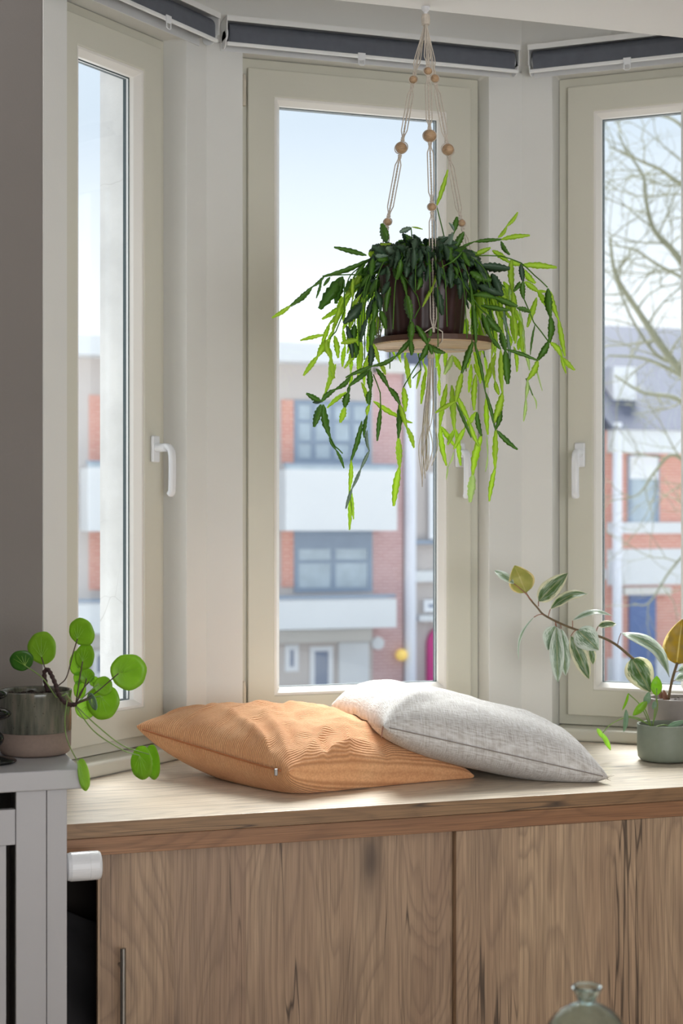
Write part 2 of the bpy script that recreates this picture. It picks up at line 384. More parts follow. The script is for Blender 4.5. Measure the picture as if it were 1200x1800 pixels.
# ------------------------------------------------------------------ the bay: walls, windows, sills
PLc, PRc = Vector((.9598, 3.950, 0)), Vector((1.8377, 3.950, 0))
A = math.radians(40.6); SL = .615; TK = .14; TO = .26
ZB, ZT = .735, 2.500; ZC = 2.394; ZBC = 2.80; BT = .70
def frm(o, ang):
    c, s = math.cos(ang), math.sin(ang)
    def f(v): return Vector((o[0] + v[0] * c - v[1] * s, o[1] + v[0] * s + v[1] * c, v[2]))
    return f
LE = PLc + Vector((-math.cos(A), -math.sin(A), 0)) * SL       # near end of the left bay wall
RE = PRc + Vector((math.cos(A), -math.sin(A), 0)) * SL
fL, fC, fR = frm(LE, A), frm(PLc, 0), frm(PRc, -A)
WC = (PRc - PLc).length
BAY = [('left', fL, SL, .080, .530), ('back', fC, WC, .096, .781), ('right', fR, SL, .085, .535)]
def hole_wall(xf, W, x0, x1, z0, z1, zb, zt, y0, y1, e0, e1):
    "wall slab W wide with an opening x0..x1, z0..z1; back corners reach out by e0/e1"
    m = MB(xf); t0, t1 = y0 * math.tan(A / 2), y1 * math.tan(A / 2)
    a0, a1 = (-t0 if e0 else 0), (W + t0 if e1 else W); b0, b1 = (-t1 if e0 else 0), (W + t1 if e1 else W)
    fr = [(a0, y0, zb), (a1, y0, zb), (a1, y0, zt), (a0, y0, zt), (x0, y0, z0), (x1, y0, z0), (x1, y0, z1), (x0, y0, z1)]
    bk = [(b0, y1, zb), (b1, y1, zb), (b1, y1, zt), (b0, y1, zt), (x0, y1, z0), (x1, y1, z0), (x1, y1, z1), (x0, y1, z1)]
    fs = []
    for k in range(4):
        k2 = (k + 1) % 4
        fs += [(k, k2, 4 + k2, 4 + k), (8 + k, 12 + k, 12 + k2, 8 + k2), (4 + k, 4 + k2, 12 + k2, 12 + k), (k, 8 + k, 8 + k2, k2)]
    return m.add(fr + bk, fs)
for i, (nm, xf, W, x0, x1) in enumerate(BAY):
    e0, e1 = i > 0, i < 2
    o = hole_wall(xf, W, x0, x1, BT + .0002, ZT, 0, 2.513, 0, TK, e0, e1).obj('wall_' + ('bay_' + nm), M['wall']); recalc(o); struct(o)
    md = o.modifiers.new('bevel', 'BEVEL'); md.width = .011; md.segments = 4; md.limit_method = 'ANGLE'; md.angle_limit = math.radians(70)
    t0, t1 = .004 * math.tan(A / 2), TK * math.tan(A / 2)
    struct(MB(xf).prism([(-t0 if e0 else 0, .004), (W + t0 if e1 else W, .004), (W + t1 if e1 else W, TK), (-t1 if e0 else 0, TK)], 2.5131, ZBC).obj('wall_upper_' + nm, M['wall']))
    o = hole_wall(xf, W, x0 + .02, x1 - .02, ZB + .02, ZT - .03, -2.5, 4.4, TK + .0005, TO, e0, e1).obj('wall_outer_' + nm, M['render']); recalc(o); struct(o)
    o = MB(xf).box(x0 + .0005, x1 - .0005, -.006, .136, BT + .0006, BT + .0345).obj('trim_%d' % (i + 1), M['frame'], bevel=.008, seg=4); struct(o, 'cream painted sill board on the bench below the window')

def window(idx, xf, x0, x1, hside, hinges):
    W = empty('window_%d' % idx, xf((x0, .07, ZB))); struct(W)
    def ring(prof, name, m, bev=0):
        o = MB(xf).ring(x0, x1, ZB, ZT, prof).obj(name, m, W, bevel=bev, seg=3); recalc(o); return o
    ring([(.001, .07), (.048, .07), (.048, .128), (.001, .128)], 'frame', M['frame'], .002)
    ring([(.028, .054), (.100, .054), (.100, .115), (.050, .115), (.050, .068), (.028, .068)], 'sash', M['frame'], .0035)
    ring([(.0995, .0565), (.106, .0575), (.118, .074), (.118, .086), (.0995, .086)], 'glazing_bead', M['bead'], .0012)
    ring([(.1165, .0965), (.1195, .0965), (.1195, .1055), (.1165, .1055)], 'spacer', M['seal'])
    ring([(.1165, .0895), (.1190, .0895), (.1190, .0960), (.1165, .0960)], 'inner_spacer', M['alu'])
    ring([(.1165, .0884), (.1200, .0884), (.1200, .0892), (.1165, .0892)], 'gasket', M['seal'])
    g = .117
    MB(xf).box(x0 + g, x1 - g, .0865, .0882, ZB + g, ZT - g).obj('pane', M['glass'], W)
    xh = (x1 - .064) if hside > 0 else (x0 + .064)
    h = MB(xf).box(xh - .0145, xh + .0145, .044, .0535, 1.437, 1.503).obj('handle', M['hw'], W, bevel=.004, seg=3)
    g = MB(xf); g.lathe([(.0105, 0), (.0105, .03)], (xh, .014, 1.473), 16, axis='y')
    g.obj('neck', M['hw'], h, smooth=False)
    pts = spline([(xh, .030, 1.474), (xh, .012, 1.476), (xh, -.001, 1.464), (xh, -.004, 1.43), (xh, -.003, 1.375), (xh, -.001, 1.362), (xh, .004, 1.357)], 5)
    g = MB(xf); n = len(pts); vs = []; fs = []
    for i, p in enumerate(pts):
        a, b = pts[max(0, i - 1)], pts[min(n - 1, i + 1)]; t = (b - a).normalized(); nn = Vector((0, -t.z, t.y)); wx = .0095; wn = .0075
        for sx_, sn in ((-.6, -1), (.6, -1), (1, -.5), (1, .5), (.6, 1), (-.6, 1), (-1, .5), (-1, -.5)):
            vs.append(p + Vector((wx * sx_, 0, 0)) + nn * wn * sn)
    for i in range(n - 1):
        for k in range(8): fs.append((i * 8 + k, i * 8 + (k + 1) % 8, i * 8 + 8 + (k + 1) % 8, i * 8 + 8 + k))
    fs += [tuple(range(8)), tuple(range((n - 1) * 8, n * 8))]
    g.add(vs, fs); recalc(g.obj('grip', M['hw'], h, smooth=True))
    if hinges:
        for (z0, z1) in ((2.372, 2.455), (.782, .875)):
            q = MB(xf); q.lathe([(.0001, z0), (.006, z0), (.006, z0 + .022), (.0052, z0 + .0225), (.0052, z0 + .0235), (.006, z0 + .024), (.006, z1 - .016), (.005, z1 - .015), (.0045, z1 - .004), (.002, z1)], (x0 + .019, .061, 0), 12)
            q.box(x0 + .003, x0 + .017, .0655, .0695, z0 + .004, z1 - .018); q.obj('hinge', M['hinge'], W)
    return W
window(1, fL, .080, .530, 1, False)
window(2, fC, .096, .781, 1, True)
window(3, fR, .085, .535, -1, False)

# room shell
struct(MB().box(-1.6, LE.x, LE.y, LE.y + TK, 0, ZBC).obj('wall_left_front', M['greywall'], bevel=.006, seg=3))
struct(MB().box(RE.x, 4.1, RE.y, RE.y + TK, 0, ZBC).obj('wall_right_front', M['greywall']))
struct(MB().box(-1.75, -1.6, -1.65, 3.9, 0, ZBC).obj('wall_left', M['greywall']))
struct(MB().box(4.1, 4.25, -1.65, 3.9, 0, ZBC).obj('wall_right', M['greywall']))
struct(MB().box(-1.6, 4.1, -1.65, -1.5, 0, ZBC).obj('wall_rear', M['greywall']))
YE = onY(748, 17, 3.20).y
yce = [P(748, 17.5, (ZC - CZ) * FP / (HY - 17.5)).y][0]
struct(MB().box(-1.75, 4.25, -1.65, yce, ZC, ZBC + .15).obj('ceiling', M['ceil']))
struct(MB().prism([(LE.x - .3, yce), (RE.x + .3, yce), (RE.x + .3, RE.y + .1), (PRc.x + .12, PRc.y + .26), (PLc.x - .12, PLc.y + .26), (LE.x - .3, LE.y + .1)], ZBC, ZBC + .15).obj('ceiling_bay', M['ceil']))
struct(MB().box(-1.75, 4.25, -1.65, 3.55, -.1, 0).obj('floor', M['floor']))
struct(MB().prism([(LE.x, 3.55), (RE.x, 3.55), (PRc.x + .02, PRc.y + .02), (PLc.x - .02, PLc.y + .02)], -.1, -.0005).obj('floor_bay', M['floor']))

# ------------------------------------------------------------------ roller blinds
def blind(xf, W, label, clips):
    i = .036; B = empty('roller_blind', xf((W / 2, -.04, 2.49))); tag(B, label, 'roller blind', 'roller blinds above the bay windows')
    m = MB(xf); m.box(i, W - i, -.068, -.001, 2.5585, 2.562); m.box(i, W - i, -.004, -.001, 2.49, 2.5585); m.box(i, W - i, -.070, -.067, 2.548, 2.562)
    m.obj('top_channel', M['alu'], B)
    for x in (i, W - i - .0025):
        q = MB(xf); q.lathe([(.0001, 0), (.022, 0), (.022, .0025), (.0001, .0025)], (x, -.036, 2.508), 20, axis='x'); q.box(x, x + .0025, -.066, -.003, 2.508, 2.558)
        q.obj('end_bracket', M['alu'], B)
        c = x + .004 if x < W / 2 else x - .006
        q = MB(xf); q.lathe([(.0001, 0), (.013, 0), (.013, .005), (.0001, .005)], (c, -.036, 2.522), 16, axis='x'); q.obj('end_plug', M['hw'], B)
    q = MB(xf); q.lathe([(.0001, 0), (.024, 0), (.0245, .003), (.0245, W - 2 * i - .023), (.024, W - 2 * i - .020), (.0001, W - 2 * i - .020)], (i + .010, -.036, 2.527), 28, axis='x')
    q.obj('fabric_roll', M['blind'], B, smooth=False, label='charcoal fabric rolled on its tube')
    q = MB(xf); q.box(i + .012, W - i - .012, -.0612, -.0598, 2.498, 2.53); q.obj('fabric_hem', M['blind'], B)
    q = MB(xf); q.box(i + .002, W - i - .002, -.064, -.056, 2.4885, 2.4975); r = q.obj('bottom_rail', M['alu'], B, bevel=.002)
    for cx in clips:
        q = MB(xf); q.box(cx - .010, cx + .010, -.067, -.064, 2.482, 2.500)
        q.tube([(cx - .008, -.066, 2.483), (cx - .008, -.066, 2.471), (cx - .004, -.066, 2.468), (cx + .004, -.066, 2.468), (cx + .008, -.066, 2.471), (cx + .008, -.066, 2.483)], .0014, 6)
        q.obj('pull_tab', M['hw'], r)
    for cx in (W * .42, W * .86):
        q = MB(xf); q.box(cx - .006, cx + .006, -.05, -.03, 2.562, 2.5665); q.obj('ceiling_clip', M['steel'], B, bevel=.001)
blind(fL, SL, 'grey roller blind rolled up above the narrow left window', [.37])
blind(fC, WC, 'long grey roller blind rolled up above the wide middle window', [.395])
blind(fR, SL, 'grey roller blind rolled up above the right window by the bare tree', [.302])

# ------------------------------------------------------------------ bench
BY = 3.126; BX0, BX1 = .4615, 3.3
top = [(BX0, BY), (BX1, BY), (BX1, RE.y - .001), (RE.x - .001, RE.y - .001), (PRc.x - .0006, PRc.y - .001), (PLc.x + .0006, PLc.y - .001), (LE.x + .0015, LE.y - .001), (BX0, LE.y - .001)]
o = MB().prism(top, BT - .030, BT).obj('bench_worktop', M['bench'], origin=(1.4, 3.4, BT - .03), bevel=.0012, seg=2)
o.data.materials.append(M['edge'])
for p in o.data.polygons:
    if abs(p.normal.z) < .5: p.material_index = 1
tag(o, 'pale oak worktop of the window seat filling the bay under the cushions', 'worktop')
K = empty('sliding_door_cabinet', (1.9, 3.3, 0)); tag(K, 'rustic oak cabinet with two tall sliding doors under the window seat', 'cabinet')
MB().box(BX0, BX1, BY + .003, BY + .030, BT - .0655, BT - .0312).obj('rail', M['rail'], K, bevel=.001)
dx0 = onY(172, 1600, 3.155).x; dxm = onY(799, 1600, 3.142).x
DT = BT - .0665
d1 = MB().box(dx0, dxm + .06, 3.158, 3.176, .03, DT).obj('door', M['door'], K, bevel=.0012)
d2 = MB().box(dxm, BX1 - .02, 3.134, 3.152, .03, DT).obj('door', M['door'], K, bevel=.0012)
hx = onY(217, 1700, 3.12).x; hz = onY(217, 1668, 3.12).z
h = MB(); h.tube([(hx, 3.124, hz), (hx, 3.124, hz - .62)], .0058, 12); h.tube([(hx, 3.124, hz - .04), (hx, 3.159, hz - .04)], .004, 8); h.tube([(hx, 3.124, hz - .58), (hx, 3.159, hz - .58)], .004, 8)
h.obj('handle', M['steel'], d1, label='brushed steel bar handle', smooth=False)
c = MB(); c.box(BX0, BX1, 3.18, 3.52, .0, .03); c.box(BX0, BX1, 3.50, 3.515, .03, BT - .031); c.box(BX1 - .018, BX1, 3.153, 3.50, .03, BT - .0665); c.box(BX0, BX0 + .006, 3.18, 3.50, .03, BT - .031)
c.box(BX0 + .3, BX0 + .318, 3.19, 3.5, .03, BT - .031)
c.box(BX0, BX1, 3.134, 3.18, .0, .0295)
c.obj('carcass', M['void'], K)
# folded dark cloth inside the open end
v = []; f = []; nn = 14
for j in range(nn + 1):
    for i in range(nn + 1):
        a = i / nn; b = j / nn
        v.append((BX0 + .01 + .27 * a, 3.20 + .05 * math.sin(b * 9 + a * 5) + .03 * a + .16 * (b ** 2), .031 + .46 * b - .1 * a * b))
for j in range(nn):
    for i in range(nn): f.append((j * (nn + 1) + i, j * (nn + 1) + i + 1, (j + 1) * (nn + 1) + i + 1, (j + 1) * (nn + 1) + i))
tag(obj('folded_cloth', v, f, M['dark'], origin=(.58, 3.25, .031), smooth=True, solid=.006), 'dark folded cloth inside the open left end of the cabinet', 'cloth')

# ------------------------------------------------------------------ radiator cover and valve
CX = .4873; CY = 2.979; CTZ = .830
C = empty('radiator_cover', (-.1, 3.26, 0)); tag(C, 'pale grey radiator cover carrying the glazed plant pot at the left', 'radiator cover')
MB().box(-.75, CX, CY, LE.y - .001, CTZ - .037, CTZ).obj('top_board', M['cover'], C, bevel=.003, seg=3)
lx = .459; yy = CY + .011
a28 = onY(28, 1500, yy).x; a82 = onY(82, 1500, yy).x; a12 = onY(12, 1500, yy).x
MB().box(a82 + .0005, lx, yy, LE.y - .002, .0, CTZ - .0375).obj('side_panel', M['cover'], C, bevel=.0015)
MB().box(a28, a82 - .0005, yy, yy + .02, 0, CTZ - .0375).obj('stile', M['cover'], C, bevel=.0015)
zr0, zr1 = onY(10, 1487, yy).z, onY(10, 1424, yy).z
MB().box(-.70, a28 - .0005, yy + .003, yy + .02, zr0, zr1).obj('cross_rail', M['cover'], C, bevel=.0015)
xx = a12
for k in range(5):
    MB().box(xx - .085, xx, yy + .008, yy + .02, .03, zr0 - .0005).obj('slat', M['cover'], C, bevel=.0015); xx -= .115
MB().box(-.75, -.70, yy, LE.y - .002, 0, CTZ - .0375).obj('side_panel', M['cover'], C, bevel=.0015)
MB().box(-.70, a28, yy + .10, yy + .14, .1, .70).obj('radiator_panel', M['void'], C)
vc = P(150, 1522, 3.05)
T = MB(); T.lathe([(.0001, .0), (.016, .0), (.022, .001), (.0255, .003), (.0275, .010), (.0277, .043), (.0272, .0435), (.0272, .0442), (.0277, .0447), (.0275, .062), (.0255, .066), (.022, .0675), (.0001, .0675)], (lx + .006, vc.y, vc.z), 36, axis='x')
V = empty('thermostat_valve', (lx + .03, vc.y, vc.z)); tag(V, 'white round radiator thermostat knob sticking out beside the grey cover', 'thermostat')
T.obj('knob', M['hw'], V, smooth=False, bevel=0)
MB().lathe([(.0001, 0), (.013, 0), (.013, .0065), (.0001, .0065)], (lx - .0005, vc.y, vc.z), 20, axis='x').obj('collar', M['alu'], V)

# ------------------------------------------------------------------ cushions
def cushion(name, cor, h0, h1, m, floorf, seed, wr, pinch=.07, n=72, label=None):
    Lc, Fc, Rc, Bc = [Vector(c) for c in cor]
    def base(a, b): # a: F->R, b: F->L  in [-1,1]
        aa = a * (1 - pinch * (1 - b * b)); bb = b * (1 - pinch * (1 - a * a)); s, t = (aa + 1) / 2, (bb + 1) / 2
        return Fc * (1 - s) * (1 - t) + Rc * s * (1 - t) + Lc * (1 - s) * t + Bc * s * t
    vs = []; uv = []; fs = []; id_ = {}
    def hgt(a, b, p=3.2): return max(0, (1 - abs(a) ** p)) ** .44 * max(0, (1 - abs(b) ** p)) ** .44
    for side in (1, 0):
        for j in range(n + 1):
            for i in range(n + 1):
                # denser near the rims
                a = math.sin((2 * i / n - 1) * PI / 2 * .94) / math.sin(PI / 2 * .94); b = math.sin((2 * j / n - 1) * PI / 2 * .94) / math.sin(PI / 2 * .94)
                rim = i in (0, n) or j in (0, n)
                if rim and side == 0: id_[(0, i, j)] = id_[(1, i, j)]; continue
                p = base(a, b); g = hgt(a, b)
                if side: p.z += h0 * g + wr(a, b) * min(1, g * 2.5)
                else: p.z -= h1 * g
                if rim: p.z += .0025 * math.sin(9 * (a + b) + seed)
                id_[(side, i, j)] = len(vs); vs.append(p); uv.append(((a + 1) / 2, (b + 1) / 2))
        for j in range(n):
            for i in range(n):
                q = [id_[(side, i, j)], id_[(side, i + 1, j)], id_[(side, i + 1, j + 1)], id_[(side, i, j + 1)]]
                fs.append(q if side else q[::-1])
    # rest on whatever is below
    for (side, i, j), k in id_.items():
        lo = floorf(vs[k].x, vs[k].y) + .0012
        if side == 0 and vs[k].z < lo: vs[k].z = lo
    for (side, i, j), k in id_.items():
        if side == 1:
            lo = vs[id_[(0, i, j)]].z + (.004 if not (i in (0, n) or j in (0, n)) else 0)
            if vs[k].z < lo: vs[k].z = lo
    return vs, fs, uv, base
def ridge(a, b, x0, y0, x1, y1, w, amp):
    dx, dy = x1 - x0, y1 - y0; L2 = dx * dx + dy * dy; t = ((a - x0) * dx + (b - y0) * dy) / L2
    tt = min(1, max(0, t)); qx, qy = a - x0 - dx * tt, b - y0 - dy * tt
    d = math.hypot(qx, qy); wd = w * (.5 + tt)
    return amp * math.exp(-(d / wd) ** 2) * (math.sin(PI * min(1, max(0, t * .8 + .1))) if 0 <= t <= 1 else .3)
OC = [P(239, 1277, 3.72), P(508, 1357, 3.395), P(834, 1364, 3.665), P(560, 1262, 4.00)]
OR = [(-.9, -.85, -.3, .3, .05, .010), (-.8, -.95, .3, -.2, .045, .010), (-.95, -.6, -.55, .5, .05, .009), (-.5, -.9, .6, -.5, .05, -.006),
      (-.7, .2, .3, .75, .06, .010), (-.9, .5, -.1, .7, .04, .008), (-.2, -.1, .7, .4, .07, .008), (-.4, -.5, .2, .6, .05, -.006), (-.95, -.2, -.2, .1, .04, .008), (-.55, -.99, -.35, -.6, .05, -.010), (.1, -.99, .25, -.5, .07, -.008), (-.98, -.7, -.75, -.2, .035, .009), (-.6, -.95, .1, -.75, .04, .010), (-.3, -.98, .2, -.3, .035, .009), (-.75, -.75, -.5, -.35, .03, -.009), (.2, -.2, .6, .3, .05, .008), (-.6, .35, .1, .5, .035, -.007), (-.1, .3, .8, .85, .06, .007), (-.85, .8, -.2, .95, .05, .009)]
def wo_(a, b):
    z = sum(ridge(a, b, *r) for r in OR)
    return z + .006 * noise.noise(Vector((a * 2.2, b * 5, 3))) + .003 * noise.noise(Vector((a * 6, b * 9, 1)))
ov, of, ouv, obase = cushion('orange', OC, .076, .105, None, lambda x, y: BT, 1, wo_)
o = obj('orange_cushion', ov, of, M['cord'], origin=onZ(510, 1395, BT), smooth=True, uvs=ouv)
tag(o, 'orange ribbed corduroy cushion lying flat on the window seat', 'cushion')
z = MB(); z.tube([obase(-1 + .0, b / 20) + Vector((0, 0, -.008 * (1 - abs(b / 20) ** 3))) + (obase(-1, 0) - obase(0, 0)).normalized() * .004 for b in range(-18, 19)], .0022, 6)
z.obj('zip_seam', plain('dark_orange_zip', (176, 108, 64), .8, .1), o, smooth=True, label='covered zip seam')
zp = obase(-1, -.86) + (obase(-1, 0) - obase(0, 0)).normalized() * .008 + Vector((0, 0, -.006))
z = MB(); z.box(zp.x - .004, zp.x + .003, zp.y - .003, zp.y + .003, zp.z - .009, zp.z + .006); z.obj('zip_pull', M['steel'], o, bevel=.001)
bv = BVHTree.FromPolygons([v_[:] for v_ in ov], of)
def under(x, y):
    h = bv.ray_cast(Vector((x, y, 2)), Vector((0, 0, -1)))
    return max(BT, h[0].z + .002) if h[0] is not None else BT
GC = [P(582, 1239, 3.98), P(674, 1277, 3.50), P(1069, 1367, 3.585), P(960, 1318, 4.05)]
GR = [(-.95, .9, -.5, .2, .06, .008), (-.95, .5, -.6, .1, .05, -.010), (-.98, -.1, -.5, .1, .06, .007), (.9, -.95, .4, -.2, .07, .007), (-.9, -.9, -.2, -.3, .08, .008)]
def wg(a, b): return sum(ridge(a, b, *r) for r in GR) + .007 * noise.noise(Vector((a * 2, b * 3, 9))) + .002 * noise.noise(Vector((a * 7, b * 7, 4)))
gv, gf, guv, gbase = cushion('grey', GC, .104, .062, None, under, 5, wg, .06)
o = obj('grey_cushion', gv, gf, M['linen'], origin=onZ(900, 1366, BT), smooth=True, uvs=guv)
tag(o, 'pale grey slub linen cushion leaning on the orange one', 'cushion')
z = MB(); z.tube([gbase(a / 20, -1) + (gbase(0, -1) - gbase(0, 0)).normalized() * .0015 for a in range(-19, 20)], .0014, 6)
z.obj('seam', plain('grey_seam', (150, 142, 136), .9, .1), o, smooth=True)
z = MB()
for k in range(14):
    p = gbase(.985, -.985); q = p + Vector((R.uniform(-.004, .016), R.uniform(-.01, .004), R.uniform(-.008, .006))); z.tube([p, (p + q) / 2 + Vector((0, 0, R.uniform(-.003, .003))), q], .0006, 4)
p = gbase(-1, -.97)
z.obj('frayed_threads', M['rope'], o)['kind'] = 'stuff'
z = MB(); z.tube([p, p + Vector((-.003, -.002, -.012)), p + Vector((-.005, -.003, -.024))], .0014, 5); z.obj('loose_thread', M['fpet'], o)

# ------------------------------------------------------------------ leaves
def leafmesh(b, t, wd, nrm, bend=.1, cup=.1, shape='oval', nu=14, nv=6, side=0.0):
    "blade from b to t; nrm is the side it shows, bend lifts its middle"
    b, t, nrm = Vector(b), Vector(t), Vector(nrm).normalized(); ax = t - b; L = ax.length; ax.normalize()
    nrm = (nrm - ax * nrm.dot(ax)).normalized(); sd = ax.cross(nrm)
    vs = []; fs = []; uv = []
    for i in range(nu + 1):
        u = i / nu
        if shape == 'oval': ww = math.sin(PI * u ** .9) ** .72 if 0 < u < 1 else 0
        elif shape == 'ovate': ww = math.sin(PI * u ** .72) ** .8 if 0 < u < 1 else 0
        elif shape == 'lance': ww = math.sin(PI * u ** .85) ** 1.1 if 0 < u < 1 else 0
        ww = max(ww, .02)
        for j in range(nv + 1):
            v = 2 * j / nv - 1
            p = b + ax * L * u + sd * (v * ww * wd / 2 + side * L * math.sin(PI * u)) + nrm * (bend * L * math.sin(PI * u) + cup * wd * (v * v) * ww)
            p += nrm * wd * .03 * math.sin(u * 13 + v * 2)
            vs.append(p); uv.append((u, (v + 1) / 2))
    for i in range(nu):
        for j in range(nv): fs.append((i * (nv + 1) + j, i * (nv + 1) + j + 1, (i + 1) * (nv + 1) + j + 1, (i + 1) * (nv + 1) + j))
    return vs, fs, uv
def toCam(p): return (Vector((0, 0, CZ)) - Vector(p)).normalized()
CR = Vector((CT, -ST, 0)); UP = Vector((0, 0, 1))

# ---- variegated rubber plant
fc = P(1192, 1226, 4.075); RB = Vector((fc.x, fc.y, BT))
F = empty('rubber_plant', RB); tag(F, 'tall variegated rubber plant in a taupe pot, branch arching left in front of the window', 'potted plant')
hz_ = fc.z - BT
MB().lathe([(.0001, BT + .001), (.060, BT + .001), (.066, BT + .006), (.080, BT + hz_ - .004), (.081, BT + hz_), (.078, BT + hz_ + .001), (.075, BT + hz_ - .002), (.073, BT + hz_ - .02), (.0001, BT + hz_ - .02)], (RB.x, RB.y, 0), 44).obj('pot', M['pott'], F, smooth=True)
s_ = MB(); s_.lathe([(.0001, BT + hz_ - .02), (.074, BT + hz_ - .016), (.06, BT + hz_ - .009), (.03, BT + hz_ - .005), (.0001, BT + hz_ - .006)], (RB.x, RB.y, 0), 24)
for k in range(40):
    a, r = R.uniform(0, 6.28), R.uniform(0, .066); s_.sphere((RB.x + r * math.cos(a), RB.y + r * math.sin(a), BT + hz_ - .008), R.uniform(.002, .006), 6, 4)
s_.obj('soil', M['soil'], F)
def fd(px): return 4.06 - (1175 - px) / 250 * .09
st = [P(x, y, fd(x)) for x, y in ((1170, 1232), (1150, 1200), (1128, 1170), (1110, 1156), (1085, 1135), (1062, 1122), (1040, 1115), (1013, 1107), (985, 1096), (956, 1081), (944, 1068), (932, 1054), (926, 1045))]
MB().tube(spline(st, 4), [.0042 - .0022 * i / 48 for i in range(49)], 8).obj('stem', M['fstem'], F, smooth=True)
s2 = [P(1174, 1230, 4.06), P(1181, 1195, 4.05), P(1190, 1165, 4.04)]
MB().tube(spline(s2, 5), .0036, 8).obj('stem', M['fstem'], F, smooth=True)
for (a, b, w_) in (((1163, 1228), (1159, 1212), 8), ((1170, 1232), (1166, 1212), 9)):
    v, f, u = leafmesh(P(*a, 4.04), P(*b, 4.03), mpx(w_, 4), toCam(P(*a, 4)), .1, .5); obj('leaf_sheath', v, f, M['sheath'], F, smooth=True, solid=.0008)
FL = [ # petiole start, base, tip, width px, material, bend, cup, normal mix (side, up), depth shift of the tip
 ((926, 1046), (924, 1042), (904, 994), 46, 'fy', .04, .10, (.1, .1), .01),
 ((935, 1056), (903, 1026), (869, 1003), 16, 'fs', .05, .10, (0, .5), .05),
 ((946, 1066), (946, 1057), (998, 1007), 34, 'fv', .05, .10, (-.1, .2), .0),
 ((963, 1086), (967, 1071), (1034, 1044), 20, 'fv', .16, .1, (0, 1.2), .03),
 ((956, 1080), (938, 1085), (911, 1159), 8, 'fs', .15, .1, (-1.6, .6), .0),
 ((976, 1092), (976, 1100), (963, 1143), 34, 'fs', .03, .1, (0, 0), .02),
 ((984, 1096), (986, 1105), (994, 1188), 24, 'fs', .02, .1, (.2, 0), .015),
 ((974, 1090), (978, 1102), (980, 1200), 26, 'fs', .03, .1, (-.1, 0), -.015),
 ((1013, 1107), (1003, 1118), (1035, 1194), 30, 'fv', .03, .1, (.2, .1), -.01),
 ((1006, 1104), (1006, 1091), (1077, 1083), 13, 'fs', .16, .1, (0, 1.6), .02),
 ((1020, 1110), (1014, 1107), (1052, 1143), 44, 'fs', .04, .1, (0, .1), -.02),
 ((1046, 1117), (1051, 1101), (1083, 1097), 16, 'fv', .06, .1, (0, .8), .01),
 ((1036, 1118), (1037, 1137), (1042, 1168), 15, 'fv', .05, .1, (.3, 0), .0),
 ((1085, 1133), (1091, 1113), (1176, 1190), 26, 'fs', .22, .1, (.3, 1.1), .0),
 ((1112, 1157), (1110, 1157), (1143, 1217), 50, 'fv', .03, .1, (0, .1), -.03),
 ((1189, 1172), (1189, 1168), (1199, 1088), 54, 'fb', .04, .12, (-.1, .1), -.01),
 ((1183, 1187), (1191, 1180), (1222, 1174), 18, 'fs', .1, .1, (0, .6), .0),
 ((1178, 1203), (1186, 1196), (1222, 1188), 16, 'fs', .1, .1, (0, 1.0), -.01),
]
for (a, b, t, w_, mt, bd, cp, (ns, nu_), dd) in FL:
    d = fd(min(b[0], 1190)); pb, pt = P(*b, d), P(*t, d + dd); n_ = toCam(pb) + CR * ns + UP * nu_
    v, f, u = leafmesh(pb, pt, mpx(w_, d) * (1.0 + .25 * (abs(nu_) > .9)), n_, bd, cp, 'ovate' if w_ > 30 else 'oval')
    obj('leaf', v, f, M[mt], F, smooth=True, uvs=u, solid=.0008)
    pa = P(*a, d + .002)
    MB().tube(spline([pa, (pa + pb) / 2 + UP * .003, pb], 4), .0012, 6).obj('petiole', M['fpet'], F, smooth=True)

# ---- small pilea in the sage pot
gc = P(1168, 1272, 3.935); GB = Vector((gc.x, gc.y, BT)); gh = gc.z - BT
G = empty('small_pilea', GB); tag(G, 'small leggy pilea in a sage green pot in front of the rubber plant', 'potted plant')
MB().lathe([(.0001, BT + .001), (.050, BT + .001), (.060, BT + .004), (.0655, BT + .011), (.0675, BT + .03), (.0675, BT + gh - .001), (.0668, BT + gh), (.0645, BT + gh), (.0638, BT + gh - .003), (.0635, BT + gh - .02), (.0001, BT + gh - .02)], (GB.x, GB.y, 0), 48).obj('pot', M['potg'], G, smooth=True)
MB().lathe([(.0001, BT + gh - .0205), (.0632, BT + gh - .019), (.04, BT + gh - .014), (.0001, BT + gh - .012)], (GB.x, GB.y, 0), 24).obj('soil', M['soil'], G)
gd = 3.93; gb = P(1145, 1276, gd)
GL = [((1153, 1223), (1154, 1188), 20, 'pilea', 0, .02), ((1137, 1233), (1112, 1258), 14, 'pilea', 0, -.01), ((1133, 1240), (1140, 1216), 13, 'pileag', .3, .0), ((1104, 1218), (1093, 1249), 6, 'pilea', .8, 0),
      ((1100, 1247), (1096, 1287), 10, 'pileag', .5, 0), ((1049, 1280), (1059, 1298), 8, 'pileal', .2, 0), ((1057, 1288), (1073, 1319), 9, 'pileal', .2, 0), ((1151, 1232), (1147, 1247), 8, 'pileag', .3, 0), ((1172, 1277), (1206, 1267), 9, 'pileag', 0, -.03)]
for b, t, w_, mt, ns, dd in GL:
    pb, pt = P(*b, gd + dd), P(*t, gd + dd); v, f, u = leafmesh(pb, pt, mpx(w_, gd), toCam(pb) + CR * ns, .05, .15); obj('leaf', v, f, M[mt], G, smooth=True, uvs=u, solid=.0008)
